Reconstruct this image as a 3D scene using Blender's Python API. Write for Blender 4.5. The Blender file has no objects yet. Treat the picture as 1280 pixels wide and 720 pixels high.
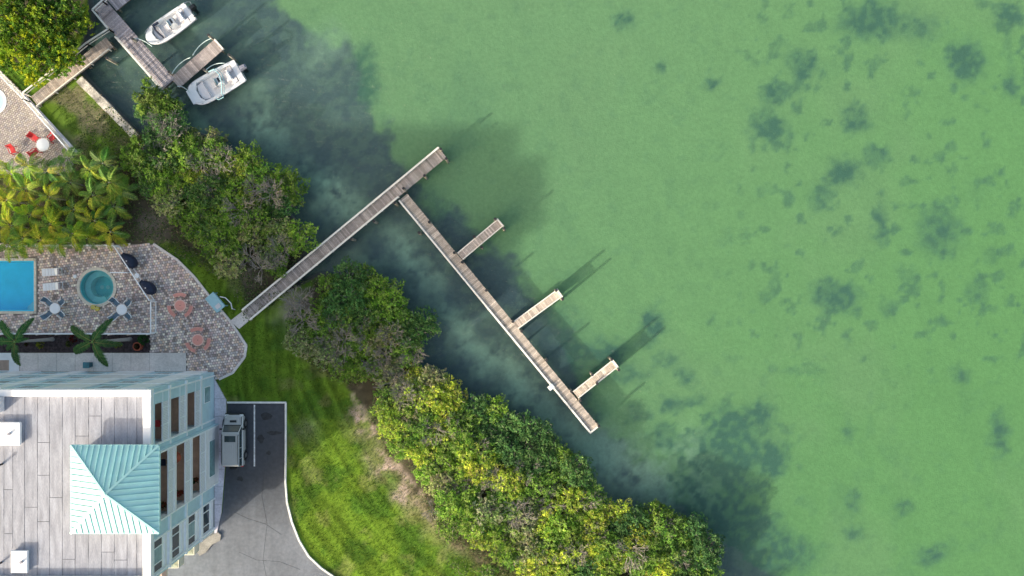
import bpy, math, random
import numpy as np
from mathutils import Vector, Matrix
R = math.radians
rnd = random.Random(7)
S, H = 13.5, 68.0          # photograph pixels per metre on the ground, camera height
SUN_EL, SHX, SHY = 19.6, 0.775, 0.632

# ------------------------------------------------------------------ camera, world, sun
sc = bpy.context.scene
C = sc.collection
cd = bpy.data.cameras.new('camera'); cam = bpy.data.objects.new('camera', cd); C.objects.link(cam)
cam.location = (0, 0, H); cam.rotation_euler = (0, 0, 0)
cd.sensor_width = 36; cd.angle = 2*math.atan(640/S/H); cd.clip_start = 1; cd.clip_end = 9000
sc.camera = cam
sc.render.resolution_x, sc.render.resolution_y = 1024, 576
w = bpy.data.worlds.new('World'); sc.world = w; w.use_nodes = True
wn = w.node_tree.nodes; wl = w.node_tree.links
sky = wn.new('ShaderNodeTexSky'); sky.sky_type = 'NISHITA'; sky.sun_disc = False
sky.sun_elevation = R(SUN_EL); sky.dust_density = 5; sky.ozone_density = .4
az = math.atan2(-SHX, -SHY)                     # compass angle of the sun, from +Y towards +X
sky.sun_rotation = az % (2*math.pi)
wl.new(sky.outputs[0], wn['Background'].inputs[0]); wn['Background'].inputs[1].default_value = 0.15
sl = bpy.data.lights.new('sun', 'SUN'); so = bpy.data.objects.new('sun', sl); C.objects.link(so)
sl.energy = 2.8; sl.angle = R(1.1); sl.color = (1.0, 0.95, 0.88)
el = R(SUN_EL)
so.rotation_euler = Vector((SHX*math.cos(el), SHY*math.cos(el), -math.sin(el))).to_track_quat('-Z', 'Y').to_euler()
so.location = (-60, -50, 60)
sc.view_settings.view_transform = 'Standard'; sc.view_settings.look = 'None'
sc.view_settings.gamma = 1; sc.view_settings.exposure = 1.18
sc.view_settings.use_white_balance = True; sc.view_settings.white_balance_temperature = 6900; sc.view_settings.white_balance_tint = 6
sc.render.engine = 'CYCLES'
sc.cycles.max_bounces = 6; sc.cycles.transparent_max_bounces = 8; sc.cycles.caustics_reflective = False

def gx(px): return (px-640)/S
def gy(py): return (360-py)/S
def P(px, py, z=0.0):
    k = (H-z)/H/S
    return Vector(((px-640)*k, (360-py)*k, z))

# ------------------------------------------------------------------ mesh helpers
class MB:
    def __init__(s): s.v = []; s.f = []; s.c = []; s.cur = None
    def add(s, vs, fs):
        b = len(s.v); s.v += [tuple(v) for v in vs]; s.f += [tuple(i+b for i in f) for f in fs]
        if s.cur is not None: s.c += [s.cur]*len(vs)
        return s
    def box(s, x0, x1, y0, y1, z0, z1):
        if x0 > x1: x0, x1 = x1, x0
        if y0 > y1: y0, y1 = y1, y0
        return s.add([(x0,y0,z0),(x1,y0,z0),(x1,y1,z0),(x0,y1,z0),(x0,y0,z1),(x1,y0,z1),(x1,y1,z1),(x0,y1,z1)],
              [(3,2,1,0),(4,5,6,7),(0,1,5,4),(1,2,6,5),(2,3,7,6),(3,0,4,7)])
    def bev(s, x0, x1, y0, y1, z0, z1, b=.03):
        if x0 > x1: x0, x1 = x1, x0
        if y0 > y1: y0, y1 = y1, y0
        a = [(x0,y0),(x1,y0),(x1,y1),(x0,y1)]; i = [(x0+b,y0+b),(x1-b,y0+b),(x1-b,y1-b),(x0+b,y1-b)]
        vs = [(x,y,z0) for x,y in a]+[(x,y,z1-b) for x,y in a]+[(x,y,z1) for x,y in i]
        return s.add(vs, [(0,1,5,4),(1,2,6,5),(2,3,7,6),(3,0,4,7),(4,5,9,8),(5,6,10,9),(6,7,11,10),(7,4,8,11),(8,9,10,11),(3,2,1,0)])
    def beam(s, p0, p1, wd, ht):
        p0 = Vector(p0); p1 = Vector(p1); d = (p1-p0)
        if d.length < 1e-6: return s
        d.normalize(); up = Vector((0,0,1)) if abs(d.z) < .95 else Vector((1,0,0))
        sd = d.cross(up).normalized()*wd/2; u = sd.cross(d).normalized()*ht/2
        vs = [p0-sd-u,p0+sd-u,p0+sd+u,p0-sd+u,p1-sd-u,p1+sd-u,p1+sd+u,p1-sd+u]
        return s.add(vs, [(0,1,2,3),(7,6,5,4),(1,0,4,5),(2,1,5,6),(3,2,6,7),(0,3,7,4)])
    def tube(s, pts, rs, n=6, cap=True):
        pts = [Vector(p) for p in pts]
        if not isinstance(rs, (list, tuple)): rs = [rs]*len(pts)
        vs = []; fs = []
        for i, p in enumerate(pts):
            d = (pts[min(i+1,len(pts)-1)]-pts[max(i-1,0)]).normalized()
            up = Vector((0,0,1)) if abs(d.z) < .9 else Vector((1,0,0))
            a = d.cross(up).normalized(); b = a.cross(d)
            for k in range(n):
                t = 2*math.pi*k/n; vs.append(p+(a*math.cos(t)+b*math.sin(t))*rs[i])
        for i in range(len(pts)-1):
            for k in range(n):
                k2 = (k+1)%n; fs.append((i*n+k, i*n+k2, (i+1)*n+k2, (i+1)*n+k))
        if cap: fs.append(tuple(range(n))); fs.append(tuple(range((len(pts)-1)*n+n-1, (len(pts)-1)*n-1, -1)))
        return s.add(vs, fs)
    def cyl(s, x, y, z0, z1, r, n=16, r2=None):
        return s.tube([(x,y,z0),(x,y,z1)], [r, r if r2 is None else r2], n)
    def prism(s, poly, z0, z1):
        n = len(poly); vs = [(p[0],p[1],z0) for p in poly]+[(p[0],p[1],z1) for p in poly]
        a = sum(poly[i][0]*poly[(i+1)%n][1]-poly[(i+1)%n][0]*poly[i][1] for i in range(n))
        up = list(range(n,2*n)); dn = list(range(n))[::-1]; sd = [(i,(i+1)%n,n+(i+1)%n,n+i) for i in range(n)]
        if a < 0: up = up[::-1]; dn = dn[::-1]; sd = [q[::-1] for q in sd]
        return s.add(vs, [tuple(up), tuple(dn)]+sd)
    def ring(s, cx, cy, r0, r1, z0, z1, a0=0, a1=360, n=32, sx=1, sy=1):
        full = abs(a1-a0) >= 360; m = n if full else n+1; vs = []
        for k in range(m):
            t = R(a0+(a1-a0)*k/n); c, q = math.cos(t)*sx, math.sin(t)*sy
            vs += [(cx+r0*c,cy+r0*q,z0),(cx+r1*c,cy+r1*q,z0),(cx+r1*c,cy+r1*q,z1),(cx+r0*c,cy+r0*q,z1)]
        fs = []
        for k in range(n):
            a = 4*k; b = 4*((k+1)%m)
            for i in range(4): j = (i+1)%4; fs.append((a+i,a+j,b+j,b+i)[::-1])
        if not full: fs += [(0,1,2,3),(4*n+3,4*n+2,4*n+1,4*n)]
        return s.add(vs, fs)
    def lathe(s, x, y, prof, n=20, sx=1, sy=1):
        vs = []; fs = []
        for r, z in prof:
            for k in range(n): t = 2*math.pi*k/n; vs.append((x+r*math.cos(t)*sx, y+r*math.sin(t)*sy, z))
        for i in range(len(prof)-1):
            for k in range(n): k2 = (k+1)%n; fs.append((i*n+k,i*n+k2,(i+1)*n+k2,(i+1)*n+k))
        fs.append(tuple(range(n))[::-1]); fs.append(tuple(range((len(prof)-1)*n, len(prof)*n)))
        return s.add(vs, fs)
    def loft(s, secs):
        n = len(secs[0]); vs = [p for q in secs for p in q]; fs = []
        for i in range(len(secs)-1):
            for k in range(n): k2 = (k+1)%n; fs.append((i*n+k,i*n+k2,(i+1)*n+k2,(i+1)*n+k))
        fs.append(tuple(range(n))[::-1]); fs.append(tuple(range((len(secs)-1)*n,len(secs)*n)))
        return s.add(vs, fs)
    def mesh(s, name, mats, smooth=False):
        me = bpy.data.meshes.new(name); me.from_pydata(s.v, [], s.f)
        if s.c:
            ca = me.color_attributes.new('Col','FLOAT_COLOR','POINT')
            ca.data.foreach_set('color', np.array([(*c,1) if len(c)==3 else c for c in s.c],dtype='f').ravel())
        for m in (mats if isinstance(mats,(list,tuple)) else [mats]): me.materials.append(m)
        if smooth: me.polygons.foreach_set('use_smooth',[True]*len(me.polygons))
        me.update(); return me

def fixn(me):
    import bmesh
    b = bmesh.new(); b.from_mesh(me); bmesh.ops.recalc_face_normals(b, faces=b.faces); b.to_mesh(me); b.free()
def link(name, me, parent=None, world=False, loc=None, rot=None, color=None):
    o = bpy.data.objects.new(name, me); C.objects.link(o)
    if parent:
        o.parent = parent
        if world: o.location = -parent.location
    if loc is not None: o.location = loc
    if rot is not None: o.rotation_euler = rot
    if color is not None: o.color = (*color, 1)
    return o
def ob(name, mb, m, parent=None, world=False, smooth=False, loc=None, rot=None, stuff=False, fix=True, label=None):
    me = mb.mesh(name, m, smooth)
    if fix: fixn(me)
    o = link(name, me, parent, world, loc, rot)
    if stuff: o['kind'] = 'stuff'
    if label: o['label'] = label
    return o
def tag(o, label, cat, group=None):
    o['label'] = label; o['category'] = cat
    if group: o['group'] = group
    return o
def thing(name, label, cat, loc=(0,0,0), rz=0, group=None):
    o = bpy.data.objects.new(name, None); C.objects.link(o); o.location = loc; o.rotation_euler = (0,0,rz)
    o.empty_display_size = .3
    return tag(o, label, cat, group)
def dup(root, loc, rz, label, group=None, scale=None, color=None):
    def cp(o, par):
        c = o.copy(); C.objects.link(c)
        if par: c.parent = par
        if color: c.color = (*color, 1)
        for ch in kids.get(o.name, []): cp(ch, c)
        return c
    kids = {}
    def walk(o):
        kids[o.name] = list(o.children)
        for ch in kids[o.name]: walk(ch)
    walk(root)
    c = cp(root, None); c.location = loc; c.rotation_euler = (0,0,rz); c['label'] = label
    if group: c['group'] = group
    elif 'group' in c: del c['group']
    if scale: c.scale = scale if isinstance(scale, tuple) else (scale,)*3
    return c

# ------------------------------------------------------------------ materials
def newmat(name):
    m = bpy.data.materials.new(name); m.use_nodes = True
    nt = m.node_tree; return m, nt, nt.nodes, nt.links, nt.nodes['Principled BSDF']
def pm(name, col, rough=.6, metal=0, var=.15, scale=3, bump=0, bscale=25, objvar=0, attr=False, spec=.4, stretch=(1,1,1), col2=None, objcol=False, detail=4, fine=0, obj=False):
    m, nt, N, L, b = newmat(name)
    b.inputs['Roughness'].default_value = rough; b.inputs['Metallic'].default_value = metal
    b.inputs['Specular IOR Level'].default_value = spec
    if obj:
        tc = N.new('ShaderNodeTexCoord'); src = tc.outputs['Object']
    else:
        g = N.new('ShaderNodeNewGeometry'); src = g.outputs['Position']
    mp = N.new('ShaderNodeMapping'); mp.inputs['Scale'].default_value = stretch; L.new(src, mp.inputs[0])
    n = N.new('ShaderNodeTexNoise'); n.inputs['Scale'].default_value = scale; n.inputs['Detail'].default_value = detail; L.new(mp.outputs[0], n.inputs[0])
    rp = N.new('ShaderNodeMapRange'); rp.inputs[1].default_value = .3; rp.inputs[2].default_value = .7
    L.new(n.outputs[0], rp.inputs[0])
    mx = N.new('ShaderNodeMix'); mx.data_type = 'RGBA'; L.new(rp.outputs[0], mx.inputs[0])
    if attr:
        at = N.new('ShaderNodeAttribute'); at.attribute_name = 'Col'
        for i, f in ((6, 1-var), (7, 1+var)):
            q = N.new('ShaderNodeVectorMath'); q.operation = 'SCALE'; q.inputs[3].default_value = f
            L.new(at.outputs[0], q.inputs[0]); L.new(q.outputs[0], mx.inputs[i])
    else:
        c2 = col2 or tuple(min(1,c*(1+var)) for c in col)
        c1 = col if col2 else tuple(c*(1-var) for c in col)
        mx.inputs[6].default_value = (*c1,1); mx.inputs[7].default_value = (*c2,1)
    out = mx.outputs[2]
    if fine:
        n3 = N.new('ShaderNodeTexNoise'); n3.inputs['Scale'].default_value = scale*9; n3.inputs['Detail'].default_value = 3; L.new(mp.outputs[0], n3.inputs[0])
        r3 = N.new('ShaderNodeMapRange'); r3.inputs[1].default_value=.3; r3.inputs[2].default_value=.7; r3.inputs[3].default_value = 1-fine; r3.inputs[4].default_value = 1+fine; L.new(n3.outputs[0], r3.inputs[0])
        q = N.new('ShaderNodeVectorMath'); q.operation = 'SCALE'; L.new(out, q.inputs[0]); L.new(r3.outputs[0], q.inputs[3]); out = q.outputs[0]
    if objvar:
        oi = N.new('ShaderNodeObjectInfo'); r = N.new('ShaderNodeMapRange'); r.inputs[3].default_value = 1-objvar; r.inputs[4].default_value = 1+objvar
        L.new(oi.outputs['Random'], r.inputs[0]); q = N.new('ShaderNodeVectorMath'); q.operation = 'SCALE'
        L.new(out, q.inputs[0]); L.new(r.outputs[0], q.inputs[3]); out = q.outputs[0]
    if objcol:
        oi = N.new('ShaderNodeObjectInfo'); q = N.new('ShaderNodeVectorMath'); q.operation = 'MULTIPLY'
        L.new(out, q.inputs[0]); L.new(oi.outputs['Color'], q.inputs[1]); out = q.outputs[0]
    L.new(out, b.inputs['Base Color'])
    if bump:
        n2 = N.new('ShaderNodeTexNoise'); n2.inputs['Scale'].default_value = bscale; n2.inputs['Detail'].default_value = 3; L.new(mp.outputs[0], n2.inputs[0])
        bp = N.new('ShaderNodeBump'); bp.inputs['Strength'].default_value = bump; bp.inputs['Distance'].default_value = .05
        L.new(n2.outputs[0], bp.inputs['Height']); L.new(bp.outputs[0], b.inputs['Normal'])
    return m
def leafmat(name, trans=.4):
    m = pm(name, (1,1,1), rough=.6, var=.12, scale=2.5, attr=True, objcol=True, spec=.15)
    nt = m.node_tree; N = nt.nodes; L = nt.links; b = N['Principled BSDF']
    t = N.new('ShaderNodeBsdfTranslucent'); s = N.new('ShaderNodeMixShader'); s.inputs[0].default_value = trans
    L.new(b.inputs['Base Color'].links[0].from_socket, t.inputs[0])
    L.new(b.outputs[0], s.inputs[1]); L.new(t.outputs[0], s.inputs[2]); L.new(s.outputs[0], N['Material Output'].inputs[0])
    return m
M = {}
M['leaf'] = leafmat('leaf')
M['bark'] = pm('bark', (.16,.13,.10), .85, var=.3, scale=6, bump=.4)
M['twig'] = pm('twig', (.28,.25,.22), .9, var=.25, scale=4)
M['palmbark'] = pm('palmbark', (.33,.30,.29), .9, var=.2, scale=2, bump=.3, stretch=(8,8,8))
M['plank'] = pm('plank', (.42,.385,.36), .85, var=.2, scale=6, objvar=.24, objcol=True, bump=.3, bscale=40, fine=.15)
M['railwood'] = pm('railwood', (.80,.76,.69), .7, var=.10, scale=5)
M['beamwood'] = pm('beamwood', (.22,.17,.13), .9, var=.25, scale=5)
M['pile'] = pm('pile', (.30,.27,.22), .85, var=.3, scale=5)
M['piletop'] = pm('piletop', (.035,.035,.04), .8)
M['white'] = pm('white_paint', (.80,.80,.80), .5, var=.05, scale=2)
M['parapet'] = pm('parapet', (.84,.83,.84), .6, var=.05, scale=1.5, bump=.1)
M['roof'] = pm('roof_membrane', (.32,.325,.37), .85, var=.20, scale=1.3, objvar=.06, stretch=(2.2,.4,1), fine=.12, bump=.3, bscale=8)
M['bitumen'] = pm('bitumen', (.15,.14,.15), .9, var=.4, scale=3)
M['bluewall'] = pm('blue_stucco', (.50,.67,.73), .8, var=.07, scale=1.5, bump=.2)
M['whitewall'] = pm('white_stucco', (.76,.76,.78), .8, var=.06, scale=1.5, bump=.2)
M['tanwall'] = pm('tan_stucco', (.74,.55,.45), .85, var=.1, scale=1)
M['tile'] = pm('tan_floor_tile', (.62,.42,.32), .7, var=.12, scale=2)
M['teal'] = pm('painted_metal_roof', (.42,.71,.69), .42, var=.07, scale=1.2, objvar=.04, metal=.0, spec=.5)
M['rail'] = pm('railing_white', (.86,.88,.90), .5, var=.05)
M['mesh'] = pm('railing_panel', (.66,.66,.70), .6, var=.1, scale=5)
M['glass'] = pm('dark_glass', (.03,.05,.06), .08, var=.2, spec=.8)
M['glass2'] = pm('blue_glass', (.22,.36,.38), .1, var=.15, spec=.8)
M['concrete'] = pm('concrete', (.68,.62,.58), .9, var=.12, scale=.8, bump=.3, fine=.12)
M['rampc'] = pm('ramp_concrete', (.24,.225,.21), .9, var=.25, scale=1.5, fine=.2)
M['walk'] = pm('walk_concrete', (.66,.62,.68), .9, var=.12, scale=.7, bump=.3, fine=.12)
M['seawall'] = pm('weathered_concrete', (.50,.46,.40), .95, var=.5, scale=1.3, bump=.8, bscale=5, fine=.35, detail=8)
M['kerb'] = pm('kerb_concrete', (.74,.73,.70), .85, var=.12, scale=2)
M['paver'] = pm('paver', (1,1,1), .85, var=.10, scale=6, attr=True, bump=.2)
M['joint'] = pm('joint_sand', (.20,.17,.15), .95, var=.2)
M['mulch'] = pm('mulch', (.045,.032,.035), .95, var=.6, scale=5, bump=1, bscale=12, fine=.5)
M['coping'] = pm('coping', (.66,.60,.50), .7, var=.1, scale=5)
M['poolshell'] = pm('pool_plaster', (.05,.62,.84), .5, var=.06, scale=1.2)
M['poolstep'] = pm('pool_step_plaster', (.42,.58,.68), .5, var=.06)
M['tubshell'] = pm('tub_plaster', (.16,.60,.62), .5, var=.1, scale=2)
M['tubseat'] = pm('tub_seat_plaster', (.45,.66,.66), .5, var=.1, scale=2)
M['sling'] = pm('blue_sling', (.12,.20,.27), .7, var=.1)
M['cushion'] = pm('white_sling', (.80,.82,.85), .7, var=.04)
M['greysling'] = pm('grey_sling', (.25,.25,.30), .7, var=.1)
M['pink'] = pm('salmon_plastic', (.72,.30,.24), .55, var=.07, scale=5)
M['pinkedge'] = pm('salmon_pale', (.78,.48,.40), .55, var=.07, scale=5)
M['red'] = pm('red_plastic', (.55,.045,.05), .5, var=.1)
M['navy'] = pm('navy_cover', (.010,.018,.045), .55, var=.3, scale=4)
M['paleblue'] = pm('pale_blue_plastic', (.30,.50,.55), .5, var=.06)
M['darkmetal'] = pm('dark_metal', (.04,.045,.05), .35, metal=.6)
M['steel'] = pm('steel', (.55,.55,.56), .3, metal=.9, var=.05)
M['rubber'] = pm('rubber', (.02,.02,.022), .8)
M['silver'] = pm('silver_car_paint', (.52,.52,.525), .25, metal=.25, var=.03, spec=.6, obj=True)
M['gelcoat'] = pm('boat_gelcoat', (.80,.80,.80), .3, var=.03, scale=3, spec=.5, obj=True)
M['boatdeck'] = pm('boat_deck', (.78,.77,.77), .6, var=.08, scale=4, obj=True)
M['upholst'] = pm('boat_upholstery', (.74,.70,.70), .6, var=.07, obj=True)
M['yellow'] = pm('yellow_plastic', (.62,.52,.10), .6)
M['ropemat'] = pm('rope', (.55,.66,.66), .8)
M['lamp'] = pm('red_brown', (.28,.06,.03), .7, var=.2)

# ------------------------------------------------------------------ numpy noise
def vnoise(x, y, seed):
    r = np.random.RandomState(seed).rand(256, 256)
    xi = np.floor(x).astype(int); yi = np.floor(y).astype(int); fx = x-xi; fy = y-yi
    fx = fx*fx*(3-2*fx); fy = fy*fy*(3-2*fy)
    a = r[xi%256, yi%256]; b = r[(xi+1)%256, yi%256]; c = r[xi%256, (yi+1)%256]; d = r[(xi+1)%256, (yi+1)%256]
    return (a*(1-fx)+b*fx)*(1-fy)+(c*(1-fx)+d*fx)*fy
def fbm(x, y, sc_, seed, o=4):
    t = 0; a = .5; s = 0
    for i in range(o): t = t+a*vnoise(x*sc_*2**i+17*i, y*sc_*2**i+5*i, seed+i); s += a; a *= .5
    return t/s
def sstep(a, b, x): t = np.clip((x-a)/(b-a), 0, 1); return t*t*(3-2*t)
def pdist(X, Y, poly):
    """signed distance to a closed polygon (positive inside)"""
    n = len(poly); d = np.full(X.shape, 1e9); ins = np.zeros(X.shape, bool)
    for i in range(n):
        x0, y0 = poly[i]; x1, y1 = poly[(i+1)%n]; dx, dy = x1-x0, y1-y0
        t = np.clip(((X-x0)*dx+(Y-y0)*dy)/(dx*dx+dy*dy+1e-12), 0, 1)
        d = np.minimum(d, np.hypot(X-x0-t*dx, Y-y0-t*dy))
        c = ((y0 > Y) != (y1 > Y)) & (X < (x1-x0)*(Y-y0)/(y1-y0+1e-12)+x0); ins ^= c
    return np.where(ins, d, -d)
def inpoly(x, y, poly):
    r = False; n = len(poly)
    for i in range(n):
        x0, y0 = poly[i]; x1, y1 = poly[(i+1)%n]
        if (y0 > y) != (y1 > y) and x < (x1-x0)*(y-y0)/(y1-y0)+x0: r = not r
    return r
def lin(r, g, b):
    f = lambda c: (c/255/12.92) if c/255 < .04045 else ((c/255+.055)/1.055)**2.4
    return np.array([f(r), f(g), f(b)])

# ------------------------------------------------------------------ ground sheet: land and sea bed
SHORE = [(-9000,-9000),(-40,-60),(60,-30),(108,-12),(112,25),(92,78),(104,98),(135,132),(170,168),(200,175),(225,160),(255,172),(280,192),(320,205),
         (348,225),(352,262),(378,292),(380,312),(350,352),(352,368),(400,345),(440,350),(470,360),(500,395),(522,425),(515,460),(545,480),
         (600,520),(660,550),(715,590),(735,630),(790,642),(850,665),(880,700),(900,760),(1000,900),(1100,9000),(-9000,9000)]
POOLS = []
def axis(lo, hi, a, b, st):
    inner = np.arange(a, b+st/2, st); l = []; x = a; s = st
    while x > lo: s *= 1.45; x -= s; l.append(x)
    h = []; x = b; s = st
    while x < hi: s *= 1.45; x += s; h.append(x)
    return np.array(l[::-1]+list(inner)+h)
xs = axis(-3500, 3500, -56, 56, .21); ys = axis(-3500, 3500, -34, 34, .21)
X, Y = np.meshgrid(xs, ys, indexing='xy'); PX = X*S+640; PY = 360-Y*S
wx = PX+(fbm(PX,PY,1/26,11)-.5)*46; wy = PY+(fbm(PX,PY,1/26,31)-.5)*46
sd = pdist(PX, PY, SHORE)
# heights
depth = sstep(0, -130, sd)*.42+sstep(0, -9, sd)*.60
Z = np.where(sd > 0, np.minimum(sstep(0, 6, sd), 1)*0, -depth)-.03
Z = np.where((sd <= 0), Z+(fbm(PX,PY,1/40,5)-.5)*.10*sstep(0,-20,sd), Z)
Z = np.where(sd > 0, Z+(fbm(PX,PY,1/30,8)-.5)*.05, Z)
# cut the pool and the hot tub out (their shells stand in the holes)
def hole(z, cond, d): return np.where(cond, d, z)
Z = hole(Z, (PX < 50) & (PX > -130) & (PY > 322) & (PY < 393), -1.9)
Z = hole(Z, np.hypot(PX-121, PY-359) < 22, -1.6)
# colours of the sea bed
def mixc(a, b, t): return a*(1-t[..., None])+b*t[..., None]
sand = np.ones(X.shape+(3,))*np.array([.238,.385,.190])
gr = sstep(500, 1280, PX*0.8+PY*.5); sand = mixc(sand, np.array([.190,.375,.138]), gr)
sand = mixc(sand, np.array([.245,.37,.188]), sstep(.45,.75,fbm(PX,PY,1/120,3))*.4)
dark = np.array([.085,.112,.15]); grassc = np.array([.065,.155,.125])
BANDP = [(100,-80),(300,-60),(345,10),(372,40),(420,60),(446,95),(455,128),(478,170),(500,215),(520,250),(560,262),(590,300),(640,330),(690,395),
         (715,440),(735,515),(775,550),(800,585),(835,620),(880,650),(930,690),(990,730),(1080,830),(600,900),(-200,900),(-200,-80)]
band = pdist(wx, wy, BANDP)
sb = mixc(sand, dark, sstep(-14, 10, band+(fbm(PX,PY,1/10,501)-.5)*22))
weed = sstep(.40,.62,fbm(PX,PY,1/11,503,5))*sstep(-6,10,band)
sb = mixc(sb, np.array([.15,.20,.185]), weed*.55)
LIGHT = [(775,640,30,14,0,.5),(745,585,18,26,-30,.5),(880,600,22,30,10,.5),(905,680,16,30,0,.4),(690,520,16,26,-50,.5),(560,400,14,30,-40,.5),(480,300,20,14,0,.4),(300,110,20,14,0,.3),(240,150,24,14,0,.5),(860,560,20,20,0,.5),(215,20,26,14,0,.5),(330,150,24,42,-20,.8),(260,150,30,14,10,.35),(405,240,18,34,-55,.95),(440,262,22,20,0,.6),(372,215,16,18,0,.5),(510,318,22,40,-35,.8),(548,345,18,16,0,.5),(455,330,20,14,0,.35),
         (595,430,15,50,-52,.8),(650,478,22,46,-52,.75),(620,455,30,20,-40,.4),(720,548,24,36,-60,.6),(760,560,36,24,0,.6),(800,590,44,26,20,.75),(835,622,30,24,0,.55),(170,60,16,22,30,.35),(880,640,18,14,0,.3),(400,60,22,26,0,.35)]
lc = np.array([.45,.58,.45])
for (cx,cy,rx,ry,an,am) in LIGHT:
    c, s_ = math.cos(R(an)), math.sin(R(an)); u = (wx-cx)*c+(wy-cy)*s_; v = -(wx-cx)*s_+(wy-cy)*c
    e = np.exp(-((u/rx)**2+(v/ry)**2)*.9)*am
    sb = mixc(sb, lc, np.clip(e*1.15*sstep(.22,.62,.5*fbm(PX,PY,1/7,77)+.5*fbm(PX,PY,1/22,79)),0,1))
GRASSB = [(780,20,12,12,.75),(830,82,9,7,.5),(893,99,9,9,.7),(1097,20,38,22,.75),(1160,30,22,16,.5),(1008,76,17,15,.75),(978,112,18,12,.6),(965,158,22,15,.75),(1076,148,15,14,.7),(1062,212,17,15,.75),
 (1103,193,14,13,.65),(1216,70,21,22,.9),(1275,108,10,14,.6),(1272,15,16,12,.8),(1108,280,9,22,.7),(1182,288,26,26,.6),(1025,245,10,16,.4),(1052,372,24,16,.85),(1040,362,16,12,.5),(1245,320,10,12,.3),
 (1230,365,14,12,.45),(1140,342,12,10,.35),(1208,470,10,10,.55),(1258,545,12,26,.6),(1068,543,8,8,.55),(1172,700,20,12,.7),(1140,636,10,9,.55),(1073,630,9,11,.5),(1074,672,12,10,.45),(820,405,14,17,.75),(805,430,14,10,.4),
 (835,452,14,10,.5),(858,470,12,9,.55),(840,508,14,9,.6),(870,505,14,8,.5),(915,535,22,22,.85),(955,520,16,16,.85),(935,560,38,24,.6),(972,578,16,20,.85),(900,575,28,36,.75),(925,600,22,26,.7),(900,650,50,22,.7),
 (945,662,30,22,.8),(930,690,60,24,.7),(985,700,40,20,.6),(870,620,24,20,.6),(850,560,18,12,.4),(700,420,30,40,.45),(740,445,34,20,.6),(770,440,16,14,.5),(785,470,30,12,.5),(590,120,30,40,.12),(455,75,14,24,.5),(452,110,22,18,.55),
 (1120,385,10,10,.3),(1270,60,8,40,.2),(960,235,10,6,.3),(990,240,8,5,.25),(895,400,6,6,.3),(970,460,6,6,.25),(1030,80,40,10,.12),(1230,240,18,12,.12),(830,548,16,14,.6),(800,520,14,12,.5)]
gx2 = PX+(fbm(PX,PY,1/9,41)-.5)*20; gy2 = PY+(fbm(PX,PY,1/9,61)-.5)*20
gm = np.zeros(X.shape)
for (cx,cy,rx,ry,am) in GRASSB:
    e = np.exp(-(np.hypot((gx2-cx)/rx,(gy2-cy)/ry)**3)*.75)*am*1.25; gm = 1-(1-gm)*(1-np.clip(e,0,1))
# faint scattered tufts over the whole flat
zone = np.maximum(sstep(850,1000,PX)*sstep(520,420,PY), np.exp(-(np.hypot((PX-900)/110,(PY-590)/110))**4)*1.3)
sp = sstep(.58,.72,fbm(PX,PY,1/15,91,4))*np.clip(zone,.25,1.3)*.5
gm = 1-(1-gm)*(1-sp)
gm = gm*(.68+.62*sstep(.28,.66,fbm(PX,PY,1/7,7)))
sb = mixc(sb, grassc, np.clip(gm,0,1)*np.where(band>8,.35,1))
sb *= (.96+.08*fbm(PX,PY,1/5,55))[..., None]
# colours of the land
n1 = fbm(PX,PY,1/30,101); n2 = fbm(PX,PY,1/8,103)
ds0 = pdist(PX, PY, [(430,470),(455,520),(480,565),(505,600),(540,645),(580,680),(640,720),(700,760),(3000,2000),(3000,-900),(430,400)])
lawn = np.ones(X.shape+(3,))*np.array([.125,.21,.022])
lawn = mixc(lawn, np.array([.055,.125,.016]), sstep(.45,.62,n1)*.8)
lawn = mixc(lawn, np.array([.24,.21,.09]), sstep(.60,.76,fbm(PX,PY,1/24,105))*.4)
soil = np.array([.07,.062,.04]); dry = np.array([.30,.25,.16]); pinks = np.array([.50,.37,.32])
# bare strip along the shrubs
STRIP = [(430,470),(455,520),(480,565),(505,600),(540,645),(580,680),(640,720),(700,760)]
def polyline_d(pts):
    d = np.full(X.shape, 1e9)
    for (x0,y0),(x1,y1) in zip(pts[:-1], pts[1:]):
        t = np.clip(((wx-x0)*(x1-x0)+(wy-y0)*(y1-y0))/((x1-x0)**2+(y1-y0)**2),0,1)
        d = np.minimum(d, np.hypot(wx-x0-t*(x1-x0), wy-y0-t*(y1-y0)))
    return d
ds = polyline_d(STRIP)
lawn = lawn*(.6+.8*vnoise(ds0/4.2+40, (PX+PY)/90, 411))[..., None]
land = mixc(lawn, dry, sstep(34, 8, ds)*.45*sstep(500,560,PY))
land = mixc(land, pinks, sstep(.36,.60,fbm(PX,PY,1/9,421))*sstep(20, 6, polyline_d([(450,500),(462,530),(490,580),(508,602),(525,615)]))*(.55+.5*n2))
land = mixc(land, dry, sstep(8, 2, polyline_d([(520,615),(545,655),(590,690),(640,716)]))*.8)
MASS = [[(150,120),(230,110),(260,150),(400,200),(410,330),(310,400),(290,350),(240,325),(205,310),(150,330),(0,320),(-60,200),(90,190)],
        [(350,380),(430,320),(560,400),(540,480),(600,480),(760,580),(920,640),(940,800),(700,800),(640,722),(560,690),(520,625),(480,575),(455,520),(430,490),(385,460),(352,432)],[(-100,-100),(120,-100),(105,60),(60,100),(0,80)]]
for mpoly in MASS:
    land = mixc(land, soil, sstep(2, 16, pdist(PX+(fbm(PX,PY,1/11,431)-.5)*26, PY+(fbm(PX,PY,1/11,433)-.5)*26, mpoly)))
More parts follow.
